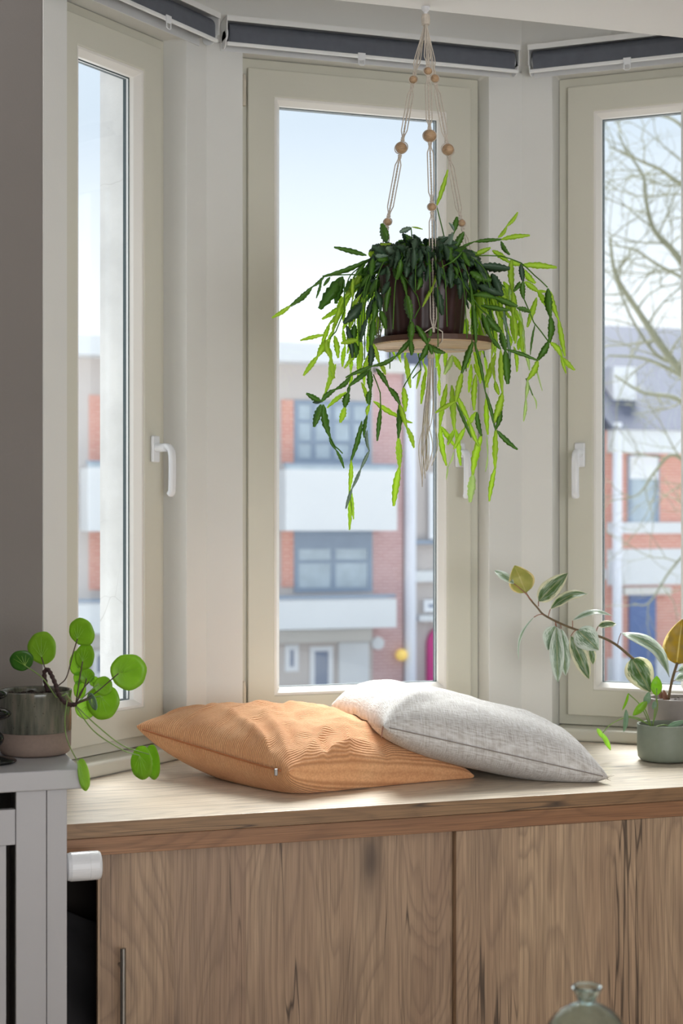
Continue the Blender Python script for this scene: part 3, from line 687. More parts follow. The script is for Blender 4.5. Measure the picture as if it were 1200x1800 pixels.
for path in (((1146, 1276), (1152, 1245), (1154, 1210)), ((1144, 1276), (1137, 1255), (1130, 1240)), ((1143, 1277), (1125, 1240), (1104, 1219)), ((1142, 1275), (1120, 1262), (1099, 1258)), ((1142, 1274), (1105, 1261), (1075, 1272), (1059, 1288)),
             ((1147, 1276), (1150, 1250), (1151, 1236)), ((1150, 1278), (1165, 1274), (1175, 1276)), ((1146, 1276), (1155, 1245), (1153, 1222))):
    MB().tube(spline([P(*q, gd) for q in path], 6), .0014, 6).obj('petiole', M['petiole'], G, smooth=True)

# ---- pilea in the glazed pot on the radiator cover
pc = P(62, 1215, 3.175); PB = Vector((pc.x, pc.y, CTZ)); pr = .0708; ph = P(62, 1212, 3.175).z - CTZ
L_ = empty('leggy_pilea', PB); tag(L_, 'round-leaved pilea with twisted brown stem in a glazed grey pot on the radiator cover', 'potted plant')
zs = CTZ + ph * .36
MB().lathe([(.0001, CTZ + .001), (pr * .88, CTZ + .001), (pr * .96, CTZ + .005), (pr * .995, CTZ + .016), (pr, zs)], (PB.x, PB.y, 0), 56).obj('pot_foot', M['clay'], L_, smooth=True, label='bare clay foot of the pot')
MB().lathe([(pr * 1.0, zs), (pr * 1.012, zs + .002), (pr * 1.01, CTZ + ph - .012), (pr * 1.02, CTZ + ph - .004), (pr * 1.01, CTZ + ph), (pr * .96, CTZ + ph - .001), (pr * .94, CTZ + ph - .006), (pr * .94, CTZ + ph - .024), (.0001, CTZ + ph - .024)], (PB.x, PB.y, 0), 56).obj('pot', M['glaze'], L_, smooth=True)
s_ = MB(); s_.lathe([(.0001, CTZ + ph - .0245), (pr * .935, CTZ + ph - .018), (.045, CTZ + ph - .010), (.0001, CTZ + ph - .006)], (PB.x, PB.y, 0), 24)
for k in range(60):
    a, r = R.uniform(0, 6.28), R.uniform(0, .055); s_.sphere((PB.x + r * math.cos(a), PB.y + r * math.sin(a), CTZ + ph - .010), R.uniform(.002, .006), 6, 4)
s_.obj('soil', M['soil'], L_)
ld = 3.13
bp = spline([P(84, 1216, 3.15), P(80, 1200, 3.15), P(78, 1182, 3.145), P(84, 1177, 3.14), P(91, 1188, 3.13), P(98, 1204, 3.11), P(103, 1220, 3.09), P(113, 1234, 3.07), P(124, 1239, 3.065), P(133, 1238, 3.06)], 6)
MB().tube(bp, [.0042 + .0009 * math.sin(i * 2.1) for i in range(len(bp))], 9).obj('stem', M['stemb'], L_, smooth=True)
def disc(cx, cy, rx, ry, rot, at, mt, d, ns=0, fold=0.0):
    "round peltate leaf; at = where the petiole meets it"
    c_ = P(cx, cy, d); vs = [c_ + toCam(c_) * .0012]; fs = []; nr, ns_ = 4, 28; ca, sa = math.cos(rot), math.sin(rot)
    ap = ((at[0] - cx), -(at[1] - cy))
    ru, rv = mpx(rx, d), mpx(ry, d)
    vs = []
    depth = toCam(c_)
    for i in range(nr + 1):
        for k in range(ns_):
            a = 2 * PI * k / ns_; q = i / nr * (1 + .025 * math.sin(3 * a + cx) + .015 * math.sin(7 * a))
            x, y = ru * q * math.cos(a), rv * q * math.sin(a)
            X, Y = x * ca - y * sa, x * sa + y * ca
            ax_, ay_ = mpx(ap[0], d), mpx(ap[1], d); k0 = 1 - i / nr
            tilt = math.sqrt(max(0, (max(ru, rv) / max(.001, ru)) ** 2 - 1)) * x
            tiltv = math.sqrt(max(0, (max(ru, rv) / max(.001, rv)) ** 2 - 1)) * y
            cupz = -.0035 * (1 - q * q) - fold * abs(x)
            vs.append(c_ + CR * (X + ax_ * k0 * .6) + UP * (Y + ay_ * k0 * .6) + depth * (cupz + .55 * tilt + .55 * tiltv))
    for i in range(nr):
        for k in range(ns_):
            k2 = (k + 1) % ns_; fs.append((i * ns_ + k, (i + 1) * ns_ + k, (i + 1) * ns_ + k2, i * ns_ + k2))
    obj('leaf', vs, fs, M[mt], L_, smooth=True, solid=.0009)
    # pale ring and ribs drawn as fine raised veins
    m = MB(); c0 = P(at[0], at[1], d) + depth * .0012
    for k in range(5):
        a = rot + PI / 2 + (k - 2) * .62 + (PI if at[1] < cy else 0)
        q = c_ + CR * (mpx(rx * .7, d) * math.cos(a)) + UP * (mpx(ry * .7, d) * math.sin(a)) + depth * .0016
        m.tube([c0, (c0 + q) / 2, q], [.0005, .0004, .0002], 4)
    m.obj('vein', M['vein'], L_)
DL = [(135, 1166, 13, 22, 0, (138, 1175), 'pileal', 3.19, 0, 0), (38, 1161, 21, 18, .1, (44, 1170), 'pilead', 3.12, 0, .15), (74, 1139, 25, 29, .1, (73, 1155), 'pilea', 3.14, 0, 0),
      (144, 1111, 21, 26, .55, (136, 1123), 'pilea', 3.14, 0, 0), (149, 1154, 17, 23, -.1, (145, 1163), 'pilea', 3.15, 0, 0), (152, 1188, 14, 14, 0, (152, 1193), 'pilea', 3.17, 0, 0),
      (138, 1192, 9, 12, 0, (140, 1198), 'pileal', 3.19, 0, 0), (166, 1198, 9, 9, 0, (164, 1202), 'pileal', 3.17, 0, 0), (226, 1181, 32, 32, 0, (208, 1184), 'pilea', 3.10, 0, 0),
      (181, 1206, 17, 17, .2, (173, 1202), 'pilea', 3.13, 0, 0), (181, 1234, 29, 31, -.3, (177, 1223), 'pilea', 3.16, 0, 0), (150, 1246, 18, 18, 0, (155, 1240), 'pileal', 3.18, 0, 0),
      (163, 1233, 6.5, 16, .35, (160, 1228), 'pileag', 3.08, 0, 0), (140, 1212, 11, 16, 0, (140, 1222), 'pileal', 3.19, 0, 0),
      (268, 1340, 13, 31, .08, (262, 1326), 'pilea', 3.12, 0, 0), (249, 1341, 19, 30, .05, (245, 1328), 'pilea', 3.09, 0, .25), (147, 1362, 10, 29, .15, (135, 1336), 'pileal', 2.955, 0, .2)]
for q in DL: disc(*q)
PT = [(((80, 1178), (77, 1168), (73, 1155)), 'petioled', 3.14), (((98, 1225), (75, 1192), (44, 1170)), 'petiole', 3.12), (((103, 1205), (117, 1190), (128, 1150), (136, 1123)), 'petioled', 3.12),
      (((133, 1238), (138, 1205), (145, 1163)), 'petioled', 3.11), (((133, 1238), (147, 1210), (152, 1193)), 'petioled', 3.12), (((134, 1236), (165, 1220), (208, 1184)), 'petioled', 3.08),
      (((134, 1237), (155, 1218), (173, 1202)), 'petiole', 3.10), (((135, 1238), (155, 1228), (177, 1223)), 'petiole', 3.12), (((134, 1238), (148, 1232), (160, 1228)), 'petioled', 3.07), (((133, 1238), (143, 1215), (157, 1198)), 'petioled', 3.10),
      (((132, 1240), (165, 1285), (215, 1318), (245, 1328)), 'petiole', 3.07), (((133, 1240), (170, 1275), (215, 1310), (262, 1326)), 'petiole', 3.08), (((130, 1239), (117, 1220), (112, 1222), (98, 1226)), 'petiole', 3.09)]
for path, mt, d in PT:
    MB().tube(spline([P(*q, d) for q in path], 7), .0012, 6).obj('petiole', M[mt], L_, smooth=True)
MB().tube(spline([P(118, 1232, 3.06), P(114, 1262, 3.03), P(116, 1292, 3.0), P(124, 1315, 2.965), P(135, 1336, 2.952)], 7), .0011, 6).obj('petiole', M['petiole'], L_, smooth=True)

# ---- black glass candle holder, mostly cut off by the left edge
hb = P(-14, 1338, 3.05)
HB = Vector((hb.x, hb.y, CTZ))
def zz(y): return P(0, y, 3.05).z
pf = [(.0001, CTZ + .001), (.044, CTZ + .001), (.047, CTZ + .004), (.042, CTZ + .008), (.012, CTZ + .014), (.008, zz(1318))]
def bead_(pf, yc, r, hh):
    for k in range(9):
        a = -PI / 2 + PI * k / 8; pf.append((max(.008, r * math.cos(a)), zz(yc) + hh * math.sin(a)))
bead_(pf, 1299, .023, .017); bead_(pf, 1255, .037, .013); bead_(pf, 1221, .029, .011); pf += [(.008, zz(1205)), (.014, zz(1196)), (.014, zz(1186)), (.0001, zz(1186))]
tag(MB().lathe(pf, (HB.x, HB.y, 0), 40).obj('candle_holder', M['black'], origin=HB, smooth=True), 'glossy black stacked-bead candle holder beside the glazed pot, cut off at left', 'candle holder')

# ---- aqua bottle on a side table
bc = P(1031, 1733, 1.94)
BB = Vector((bc.x, bc.y, bc.z - .235)); bz = BB.z
def bp_(r, z): return (r, bz + z)
out = [bp_(.0001, .001), bp_(.036, .001), bp_(.042, .004), bp_(.049, .04), bp_(.056, .10), bp_(.0565, .14), bp_(.0525, .172), bp_(.0465, .188), bp_(.040, .197), bp_(.031, .2055), bp_(.020, .2115), bp_(.0125, .2145), bp_(.0105, .2165), bp_(.0122, .220), bp_(.0150, .225), bp_(.0178, .231), bp_(.0184, .2345), bp_(.0165, .2355)]
inn = [(max(.0001, r - .0035) if z < bz + .2 else max(.004, r - .0045), z if z > bz + .01 else bz + .008) for r, z in out[::-1]][1:]
inn[-1] = (.0001, bz + .008); inn[-2] = (.035, bz + .008)
o = MB().lathe(out + inn, (BB.x, BB.y, 0), 48, fl=lambda a, i: 1 + .012 * math.sin(3 * a + i)).obj('glass_bottle', M['bottle'], origin=BB, smooth=True)
tag(o, 'pale aqua glass bottle with flared lip in the foreground', 'bottle')
tb = empty('side_table', (BB.x, BB.y, 0)); tag(tb, 'small round oak side table under the aqua bottle', 'table')
MB().lathe([(.0001, bz - .025), (.18, bz - .025), (.18, bz - .0005), (.0001, bz - .0005)], (BB.x, BB.y, 0), 40).obj('tabletop', M['table'], tb, bevel=.002)
for k in range(3):
    a = 2 * PI * k / 3 + .4
    MB().tube([(BB.x + .12 * math.cos(a), BB.y + .12 * math.sin(a), bz - .025), (BB.x + .16 * math.cos(a), BB.y + .16 * math.sin(a), .001)], [.013, .009], 10).obj('leg', M['table'], tb)

# ------------------------------------------------------------------ macrame hanger
HD = 3.41
hook = P(748, 13.5, HD); hook.z = ZC - .001
HG = empty('macrame_hanger', hook); tag(HG, 'knotted cotton macrame plant hanger with wooden beads and round shelf, hung from the ceiling', 'plant hanger')
bdc = P(762, 610, HD); ZBD = bdc.z; RD = .1315
dm = MB(); dm.lathe([(.0001, ZBD), (RD - .003, ZBD), (RD, ZBD + .002), (RD, ZBD + .003)], (bdc.x, bdc.y, 0), 56)
dk = dm.obj('shelf_disc', M['disc'], HG, smooth=False, label='pale wooden underside of the round shelf')
MB().lathe([(.0001, ZBD + .0031), (RD, ZBD + .0031), (RD + .0008, ZBD + .006), (RD, ZBD + .014), (RD - .002, ZBD + .015), (.0001, ZBD + .015)], (bdc.x, bdc.y, 0), 56).obj('shelf_rim', M['walnut'], HG, label='dark stained rim of the round shelf')
MB().lathe([(.0001, ZC - .0005), (.009, ZC - .0005), (.009, ZC - .006), (.004, ZC - .012), (.004, ZC - .02), (.0001, ZC - .02)], (hook.x, hook.y, 0), 14).obj('hook', M['hw'], HG)
hk = hook + Vector((0, 0, -.022))
MB().lathe([(.0001, hk.z + .006), (.008, hk.z + .006), (.0095, hk.z - .004), (.0085, hk.z - .016), (.0001, hk.z - .016)], (hk.x, hk.y, 0), 14, fl=lambda a, i: 1 + .08 * math.sin(8 * a)).obj('top_wrap', M['rope'], HG)
front = (math.sin(TH), math.cos(TH))
SPEC = [(-150 + 90, [(726, 140, 7), (705, 260, 10.2), (681, 390, 6.5)], (664, 3.475)),
        (0, [(752, 125, 7), (755, 239, 11), (759, 364, 7)], (762, 3.278)),
        (0, [(764, 138, 7.2), (787, 263, 10.4), (811, 392, 6.5)], (858, 3.475))]
for ci, (_, beads, (ax_, ad_)) in enumerate(SPEC):
    anc = P(ax_, 600, ad_); anc.z = ZBD + .016
    hk2 = hk + Vector((0, 0, -.008)); kz = lambda y, d: CZ + (HY - y) / FP * d
    pts = []
    for (bx, by, br) in beads:
        # depth by interpolation along the cord
        t = (by - 20) / (585 - 20); d = HD + (ad_ - HD) * t; pts.append((P(bx, by, d), mpx(br, d)))
    def pos(z): # centreline by height
        ks = [hk2] + [p for p, r in pts] + [anc]
        for a, b in zip(ks, ks[1:]):
            if b.z <= z <= a.z: return a.lerp(b, (a.z - z) / (a.z - b.z))
        return ks[0] if z > ks[0].z else ks[-1]
    m = MB(); NS = 260; zt, zb_ = hk2.z, anc.z
    def env(z): # half spread of the outer strands
        e_ = .0062
        t = (zt - z) / (zt - zb_); e_ *= min(1, t * 9)
        for p, r in pts:
            dz = abs(z - p.z)
            if dz < r: e_ = max(r * math.sqrt(max(0, 1 - (dz / r) ** 2)) + .0012, .002)
            elif dz < r + .012: e_ = .0022
            elif dz < r + .024: e_ = .0022 + (e_ - .0022) * (dz - r - .012) / .012
        if z < zb_ + .03: e_ *= max(.2, (z - zb_) / .03)
        return e_
    for sg in (-1, 1):
        m.tube([pos(zt + (zb_ - zt) * i / NS) + CR * sg * env(zt + (zb_ - zt) * i / NS) for i in range(NS + 1)], .0013, 5)
    for phs in (0, PI):
        q = []
        for i in range(NS + 1):
            z_ = zt + (zb_ - zt) * i / NS; inside = any(abs(z_ - p.z) < r for p, r in pts); a = z_ * 520 + phs
            tw = .0011 if z_ < pts[0][0].z else .0022
            q.append(pos(z_) + CR * tw * math.cos(a if z_ < pts[0][0].z else phs + .8) + Vector((ST, CT, 0)) * tw * math.sin(a if z_ < pts[0][0].z else phs))
        m.tube(q, .0013, 5)
    m.obj('cord', M['rope'], HG, smooth=True)
    for p, r in pts:
        MB().lathe([(max(.0001, r * math.cos(-PI / 2 + PI * k / 14)), r * .97 * math.sin(-PI / 2 + PI * k / 14)) for k in range(15)], p, 22).obj('bead', M['beadwood'], HG, smooth=True)
        for sg in (-1, 1):
            k = MB(); c_ = pos(p.z + sg * (r + .004))
            for j in (-1, 1): k.sphere(c_ + CR * .0022 * j, .0026, 8, 6); 
            k.sphere(c_ + Vector((0, 0, sg * .0042)), .0030, 8, 6, (1.4, 1, .7)); k.obj('knot', M['rope'], HG, smooth=True)
    # from the anchor the cord forks over the rim and runs under the disc to the tassel
    rd = Vector((anc.x - bdc.x, anc.y - bdc.y, 0)); rd.normalize(); tg = Vector((-rd.y, rd.x, 0))
    cen = Vector((bdc.x, bdc.y, ZBD - .004)); m = MB()
    for sg in (-1, 1):
        e0 = Vector((bdc.x, bdc.y, ZBD)) + rd * (RD + .0018) + tg * sg * .018
        m.tube([anc + Vector((0, 0, .012)) - rd * 0, e0 + Vector((0, 0, .017)), e0 + Vector((0, 0, .002)), e0 * .9 + cen * .1 + Vector((0, 0, -.002)), cen], .0014, 5)
    m.obj('fork', M['rope'], HG, smooth=True)
tz = ZBD - .004; tp = Vector((bdc.x, bdc.y, tz)); T2 = P(757, 632, HD)
MB().lathe([(.0001, tz), (.008, tz - .001), (.0075, tz - .014), (.0085, tz - .020), (.0001, tz - .021)], (T2.x, T2.y, 0), 14, fl=lambda a, i: 1 + .08 * math.sin(9 * a)).obj('tassel_wrap', M['rope'], HG)
m = MB()
for k in range(15):
    x0 = T2.x; a = R.uniform(-1, 1); b = R.uniform(-1, 1)
    yb = R.uniform(800, 838) if k > 3 else 856 - k * 5
    e_ = P(742 if k < 3 else 753 + 9 * a, yb, HD + .012 * b)
    mid = P((748 if k < 3 else 755) + 13 * a, 735, HD + .02 * b); mid2 = P((741 if k < 3 else 756) + 12 * (a + R.uniform(-.6, .6)), 785, HD + .015 * b)
    st_ = Vector((T2.x, T2.y, tz - .01)) + CR * .005 * a
    m.tube(spline([st_, P(756 + 6 * a, 672, HD + .01 * b), mid, mid2, e_], 7), .00105, 5)
m.obj('tassel', M['rope'], HG, smooth=True)

# ------------------------------------------------------------------ hanging cactus
cp_ = P(745, 590, 3.405); CB = Vector((cp_.x, cp_.y, ZBD + .0155))
H = empty('hanging_cactus', CB); tag(H, 'bushy trailing leaf cactus in a ribbed maroon pot on the hanging shelf', 'hanging plant')
prf = []; z0_, z1_ = ZBD + .016, ZBD + .016 + .150
for k in range(9): t = k / 8; prf.append((.0815 + .014 * t, z0_ + (z1_ - z0_) * t))
prf = [(.0001, z0_), (.078, z0_)] + prf + [(.0975, z1_ + .001), (.0975, z1_ + .006), (.093, z1_ + .006), (.091, z1_ - .012), (.0001, z1_ - .012)]
MB().lathe(prf, (CB.x, CB.y, 0), 132, fl=lambda a, i: 1 + (.016 * math.cos(22 * a) if 1 <= i <= 10 else 0)).obj('pot', M['cpot'], H, smooth=True)
MB().lathe([(.0001, z1_ - .0125), (.09, z1_ - .011), (.05, z1_ - .002), (.0001, z1_ + .002)], (CB.x, CB.y, 0), 24).obj('soil', M['soil'], H)
# unit pads: 1 long in z, 1 wide in x, lens section in y
PADS = []
for vi in range(6):
    rr = random.Random(vi); nu = 18; teeth = [6, 7, 5, 7, 6, 5][vi]; bend = [0, .06, -.08, .12, -.05, .1][vi]; sdb = [0, .05, -.05, .03, -.08, .07][vi]
    vs = []; fs = []
    for i in range(nu + 1):
        u = i / nu; base_w = max(.04, (math.sin(PI * min(1, u * .93 + .02)) ** .55)) * (.9 + .1 * math.sin(5 * u))
        sw = 1 - .36 * ((u * teeth) % 1.0)
        cx = sdb * math.sin(PI * u); cy = bend * math.sin(PI * u)
        wl = .5 * base_w * sw; wr_ = .5 * base_w * (1 - .36 * ((u * teeth + .5) % 1.0))
        vs += [(cx - wl, cy, u), (cx, cy + .03, u), (cx + wr_, cy, u), (cx, cy - .03, u)]
    for i in range(nu):
        for k in range(4): fs.append((i * 4 + k, i * 4 + (k + 1) % 4, i * 4 + 4 + (k + 1) % 4, i * 4 + 4 + k))
    me = bpy.data.meshes.new('stem_segment'); me.from_pydata(vs, [], fs); me.materials.append(M['G'])
    me.polygons.foreach_set('use_smooth', [True] * len(me.polygons)); PADS.append(me)
npad = 0
def pad(p0, p1, wd, mk, roll=None):
    global npad
    npad += 1
    me = PADS[R.randrange(6)]; o = bpy.data.objects.new('stem_segment', me); COL.objects.link(o); o.parent = H
    z = (p1 - p0); L = z.length; z.normalize(); roll = R.uniform(-.7, .7) if roll is None else roll
    n_ = toCam(p0); n_ = (n_ - z * n_.dot(z)).normalized(); n_ = Matrix.Rotation(roll, 3, z) @ n_; x = n_.cross(z).normalized() if False else z.cross(n_).normalized() * -1
    y = z.cross(x)
    L2 = L * 1.04; wd = 1.25 * wd / max(.6, math.cos(roll))
    o.matrix_local = Matrix(((x.x * wd, y.x * .05, z.x * L2, p0.x - CB.x), (x.y * wd, y.y * .05, z.y * L2, p0.y - CB.y), (x.z * wd, y.z * .05, z.z * L2, p0.z - CB.z), (0, 0, 0, 1)))
    o.material_slots[0].link = 'OBJECT'; o.material_slots[0].material = M[mk]
# (depth offset in cm or None, [x,y,...], [(width, material) per piece])  width 0 = bare stem
CH = [
 (-4, [(651,455),(570,485),(549,504),(511,537),(479,558)], '9G 6G 10G 8Y'), (-3, [(693,474),(651,483),(577,484)], '0 0'), (-6, [(644,449),(589,435)], '9G'),
 (0, [(679,427),(671,394)], '15G'), (-3, [(677,429),(650,443)], '17D'), (0, [(724,421),(722,400),(703,408)], '0 10S'), (0, [(723,399),(742,403)], '3Y'),
 (3, [(600,488),(563,541)], '21G'), (2, [(602,486),(590,532)], '14G'), (0, [(565,492),(556,523)], '5G'), (1, [(580,487),(569,502)], '6G'), (-2, [(633,490),(608,514)], '19G'),
 (-5, [(605,492),(605,548),(590,583),(579,596),(559,625),(534,659)], '0 0 0 13Y 9Y'), (-2, [(570,588),(529,598)], '7Y'), (4, [(602,535),(567,560)], '9Y'), (3, [(603,541),(579,569),(565,607)], '9Y 8Y'),
 (-3, [(588,590),(594,628)], '10Y'), (-6, [(574,597),(581,628),(587,664)], '10Y 10Y'), (-8, [(628,597),(600,603)], '10Y'), (-8, [(637,534),(605,567)], '17D'), (-7, [(640,532),(612,552)], '10G'),
 (-8, [(654,527),(645,560),(634,600)], '11D 9D'), (-9, [(658,530),(656,562),(652,605),(650,645)], '12G 13G 12D'), (-6, [(609,572),(619,627)], '11D'), (-4, [(623,570),(621,600),(625,628)], '12G 10G'),
 (-9, [(661,511),(668,545),(678,577)], '12D 12G'), (-9.5, [(686,504),(679,546)], '10G'), (-10, [(700,476),(714,518),(722,560),(723,622)], '9G 15G 11G'), (-10.5, [(705,480),(733,520),(738,540),(728,560)], '0 0 0'),
 (-11, [(738,470),(736,504)], '12D'), (-4, [(656,604),(666,637),(677,658)], '8Y 8Y'), (-12, [(724,594),(697,625),(656,643),(609,663)], '9G 8G 7G'),
 (-7, [(616,662),(590,684),(565,706),(539,692)], '9G 9G 10G'), (-7, [(565,706),(550,707)], '7D'), (-7, [(564,711),(552,749)], '13G'), (-7, [(568,711),(579,765),(590,790),(604,822)], '13G 6G 6G'), (-7, [(580,770),(589,785),(602,797)], '0 0'),
 (-3, [(609,689),(576,716)], '8Y'), (-6, [(612,690),(606,715),(598,742)], '13G 11Y'), (-5, [(652,648),(614,678),(612,692)], '9G 6G'), (-5, [(590,640),(572,690),(568,705)], '9Y 7Y'),
 (-8, [(650,650),(651,685),(649,711),(645,730),(640,768)], '11G 10G 7Y 7G'), (-4, [(635,672),(645,708)], '7Y'), (-9, [(661,648),(682,680),(702,710),(714,750),(727,786)], '9G 10G 9Y 9Y'),
 (-7, [(656,658),(668,690),(669,716),(663,773)], '0 0 8G'), (-6, [(656,705),(704,734),(724,743)], '9Y 5Y'), (-3, [(738,633),(715,670),(709,681),(712,722)], '0 0 11Y'), (-8, [(702,708),(700,768),(702,820),(692,887)], '10G 11Y 12Y'),
 (-8, [(636,740),(617,808),(614,862),(614,929)], '9G 8Y 8Y'), (-8, [(617,862),(621,911)], '6Y'), (-9, [(645,756),(649,792),(634,824),(619,858),(608,893)], '6S 6S 6S 6S'),
 (-3, [(630,612),(606,646)], '8Y'), (-2, [(636,605),(632,656)], '9Y'), (2, [(646,625),(634,656)], '9Y'), (5, [(712,625),(721,680)], '9Y'), (6, [(740,645),(732,682)], '5Y'), (4, [(747,653),(740,708)], '8Y'),
 (-13.8, [(724,565),(722,600),(724,622)], '13G 10G'), (-13.6, [(731,572),(751,605),(781,620)], '11G 10G'), (-13.6, [(751,605),(738,633)], '11G'), (-13.6, [(754,606),(759,622)], '9G'), (-13, [(735,622),(740,650),(725,665)], '0 0'),
 (-13, [(765,505),(777,552)], '15D'), (-12, [(789,470),(791,498)], '15D'), (-12, [(812,443),(780,467),(762,500),(743,538)], '4G 7Y 6Y'), (-13.5, [(757,578),(751,603)], '9G'),
 (-3, [(801,441),(833,425),(880,421),(929,414)], '5G 7G 9Y'), (-3, [(875,418),(890,398),(909,374)], '7Y 7Y'), (-3, [(880,424),(895,447)], '8G'), (-3, [(899,455),(901,511),(901,552),(905,602)], '11Y 10Y 9Y'),
 (1, [(865,440),(893,460),(915,466),(976,470)], '10Y 10Y 11Y'), (-5, [(833,450),(880,450),(915,462),(938,483),(962,505)], '0 0 0 0'), (-6, [(963,507),(967,555),(965,601)], '14G 12G'), (-5, [(968,513),(981,560),(992,624)], '9Y 9Y'),
 (-6, [(964,600),(945,632),(927,667),(924,700),(920,739)], '12G 11Y 7L 6L'), (-5, [(966,601),(987,628),(1009,650)], '10Y 9Y'), (-5, [(985,624),(994,655)], '6Y'), (-7, [(915,464),(919,494),(920,524),(938,567),(964,601)], '10D 10G 0 0'), (-7, [(914,495),(903,512)], '8G'),
 (-5, [(940,570),(932,622)], '4G'), (-7, [(845,467),(894,472)], '16D'), (-8, [(826,478),(862,492)], '18G'), (-5, [(864,481),(882,519)], '17D'), (-9, [(840,502),(879,517)], '17D'), (-10, [(833,518),(870,524),(908,538)], '11G 11G'), (-9, [(845,537),(894,545)], '9G'), (-9, [(908,541),(932,549)], '9G'),
 (-10, [(796,469),(822,513),(845,544),(866,562)], '0 0 0'), (-10, [(847,551),(864,595),(879,613)], '11G 8G'), (-9, [(855,555),(880,583),(888,616),(892,673)], '14G 12G 15G'), (-9, [(880,614),(883,690),(868,742)], '9Y 13Y'), (-9, [(880,717),(871,754),(870,822),(860,879)], '9G 10Y 9Y'), (-9, [(872,756),(908,789)], '9G'),
 (-9, [(832,598),(852,686),(870,754)], '6G 6G'), (-8, [(889,614),(943,633)], '7G'), (-11, [(831,537),(836,600)], '10G'), (-10, [(831,600),(812,654),(801,705)], '11G 11Y'), (-10, [(799,706),(766,725)], '8Y'), (-8, [(794,677),(798,753)], '11Y'), (-7, [(803,696),(824,740),(841,783)], '9Y 8Y'), (-10, [(801,707),(827,767)], '6G'),
 (-6, [(836,724),(817,752),(798,788)], '9Y 9Y'), (-6, [(836,658),(833,719)], '10Y'), (-6, [(838,724),(846,765),(831,832),(826,881)], '9G 13Y 14L'), (-2, [(785,675),(773,747),(784,816)], '10Y 10Y'), (-1, [(774,749),(798,783)], '9Y'), (-3, [(799,754),(787,781)], '8Y'), (-2, [(801,754),(809,816)], '9Y'),
 (5, [(795,624),(781,657)], '11L'), (5, [(796,626),(810,650)], '10Y'), (-2, [(871,621),(852,681)], '10Y'), (-1, [(854,700),(857,762)], '9Y'), (6, [(828,640),(824,688)], '8Y'), (4, [(903,609),(908,652)], '7Y'), (3, [(833,640),(845,668)], '9Y'),
 (4, [(913,545),(922,618),(930,650)], '8L 6L'), (0, [(943,523),(927,573)], '10Y'), (0, [(922,495),(945,512),(960,538)], '10Y 10Y'), (2, [(920,474),(940,497)], '11Y'), (2, [(943,511),(962,513)], '5Y'), (4, [(885,495),(901,533)], '12Y'), (3, [(898,555),(903,598)], '8Y'),
 (-2, [(833,448),(861,436)], '9Y'), (-3, [(899,500),(895,520),(901,545)], '8L 7L'), (-2, [(815,408),(800,440)], '12G'), (0, [(788,434),(799,406),(803,382)], '0 10G'), (0, [(798,406),(789,392)], '5S'),
 (2, [(784,432),(767,362)], '0'), (2, [(767,362),(786,301)], '8Y'), (6, [(860,545),(872,600)], '13Y'), (7, [(845,560),(850,610)], '12Y'), (7, [(820,560),(817,600)], '14Y'), (6, [(663,555),(660,585)], '16Y'), (7, [(655,560),(648,590)], '12L'),
 (6, [(868,500),(880,560)], '13Y'), (5, [(838,500),(845,560)], '12Y'), (6, [(600,520),(594,560)], '12Y'), (5, [(596,545),(606,520)], '10Y'), (4, [(870,520),(890,580),(896,640)], '9S 6S'), (-5, [(924,665),(936,695),(942,718)], '0 3L'), (-5, [(940,640),(952,685)], '3L'), (-4, [(855,765),(857,800),(853,828)], '3L 3L'), (-4, [(797,795),(787,820),(784,842)], '3L 3L'),
]
stems = MB()
for dd, pl, spc in CH:
    dd = dd / 100; spc = spc.split()
    for (a, b), s_ in zip(zip(pl, pl[1:]), spc):
        pa, pb = P(*a, HD + dd), P(*b, HD + dd + R.uniform(-.006, .006))
        if s_ == '0': stems.tube([pa, (pa + pb) / 2 + Vector((0, 0, .001)), pb], .0014, 5)
        else: pad(pa, pb, mpx(float(s_[:-1]), HD + dd), s_[-1])
    # hidden run back to the pot for chains that start away from it
# crown of old dark pads drooping over the rim all round
zr = z1_ + .008
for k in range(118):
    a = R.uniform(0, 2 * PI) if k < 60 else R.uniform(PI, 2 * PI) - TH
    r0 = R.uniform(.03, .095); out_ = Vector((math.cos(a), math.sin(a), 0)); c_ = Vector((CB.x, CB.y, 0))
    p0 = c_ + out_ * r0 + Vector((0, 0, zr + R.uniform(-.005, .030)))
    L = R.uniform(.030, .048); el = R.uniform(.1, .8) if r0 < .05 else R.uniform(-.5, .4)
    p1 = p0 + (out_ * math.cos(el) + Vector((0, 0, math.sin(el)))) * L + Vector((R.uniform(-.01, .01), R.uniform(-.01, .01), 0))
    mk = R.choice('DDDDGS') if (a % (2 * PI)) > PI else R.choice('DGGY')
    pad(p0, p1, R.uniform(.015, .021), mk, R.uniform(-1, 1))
    q = p1
    if r0 > .055 and k % 5 < 3 and npad < 296:
        for j in range(R.choice((1, 1, 2))):
            el -= R.uniform(.7, 1.3); rad = max(.105, (q - c_).xy.length); q = Vector((c_.x + out_.x * rad, c_.y + out_.y * rad, q.z))
            el = max(el, -1.4); p2 = q + (out_ * math.cos(el) * .6 + Vector((0, 0, math.sin(el)))).normalized() * R.uniform(.03, .045)
            if npad < 296: pad(q, p2, R.uniform(.013, .019), mk if mk != 'S' else 'D', R.uniform(-.8, .8))
            q = p2
for k in range(46):
    a = R.uniform(0, 2 * PI); out_ = Vector((math.cos(a), math.sin(a), 0)); c_ = Vector((CB.x, CB.y, 0)); rr_ = R.uniform(.10, .17); dz = R.uniform(.03, .22)
    stems.tube(spline([c_ + out_ * .04 + Vector((0, 0, zr - .012)), c_ + out_ * .09 + Vector((0, 0, zr + .02)), c_ + out_ * max(.135, rr_ * .9) + Vector((0, 0, zr - dz * .3)), c_ + out_ * max(.14, rr_) + Vector((0, 0, zr - dz))], 5), [.0013] * 16, 5)
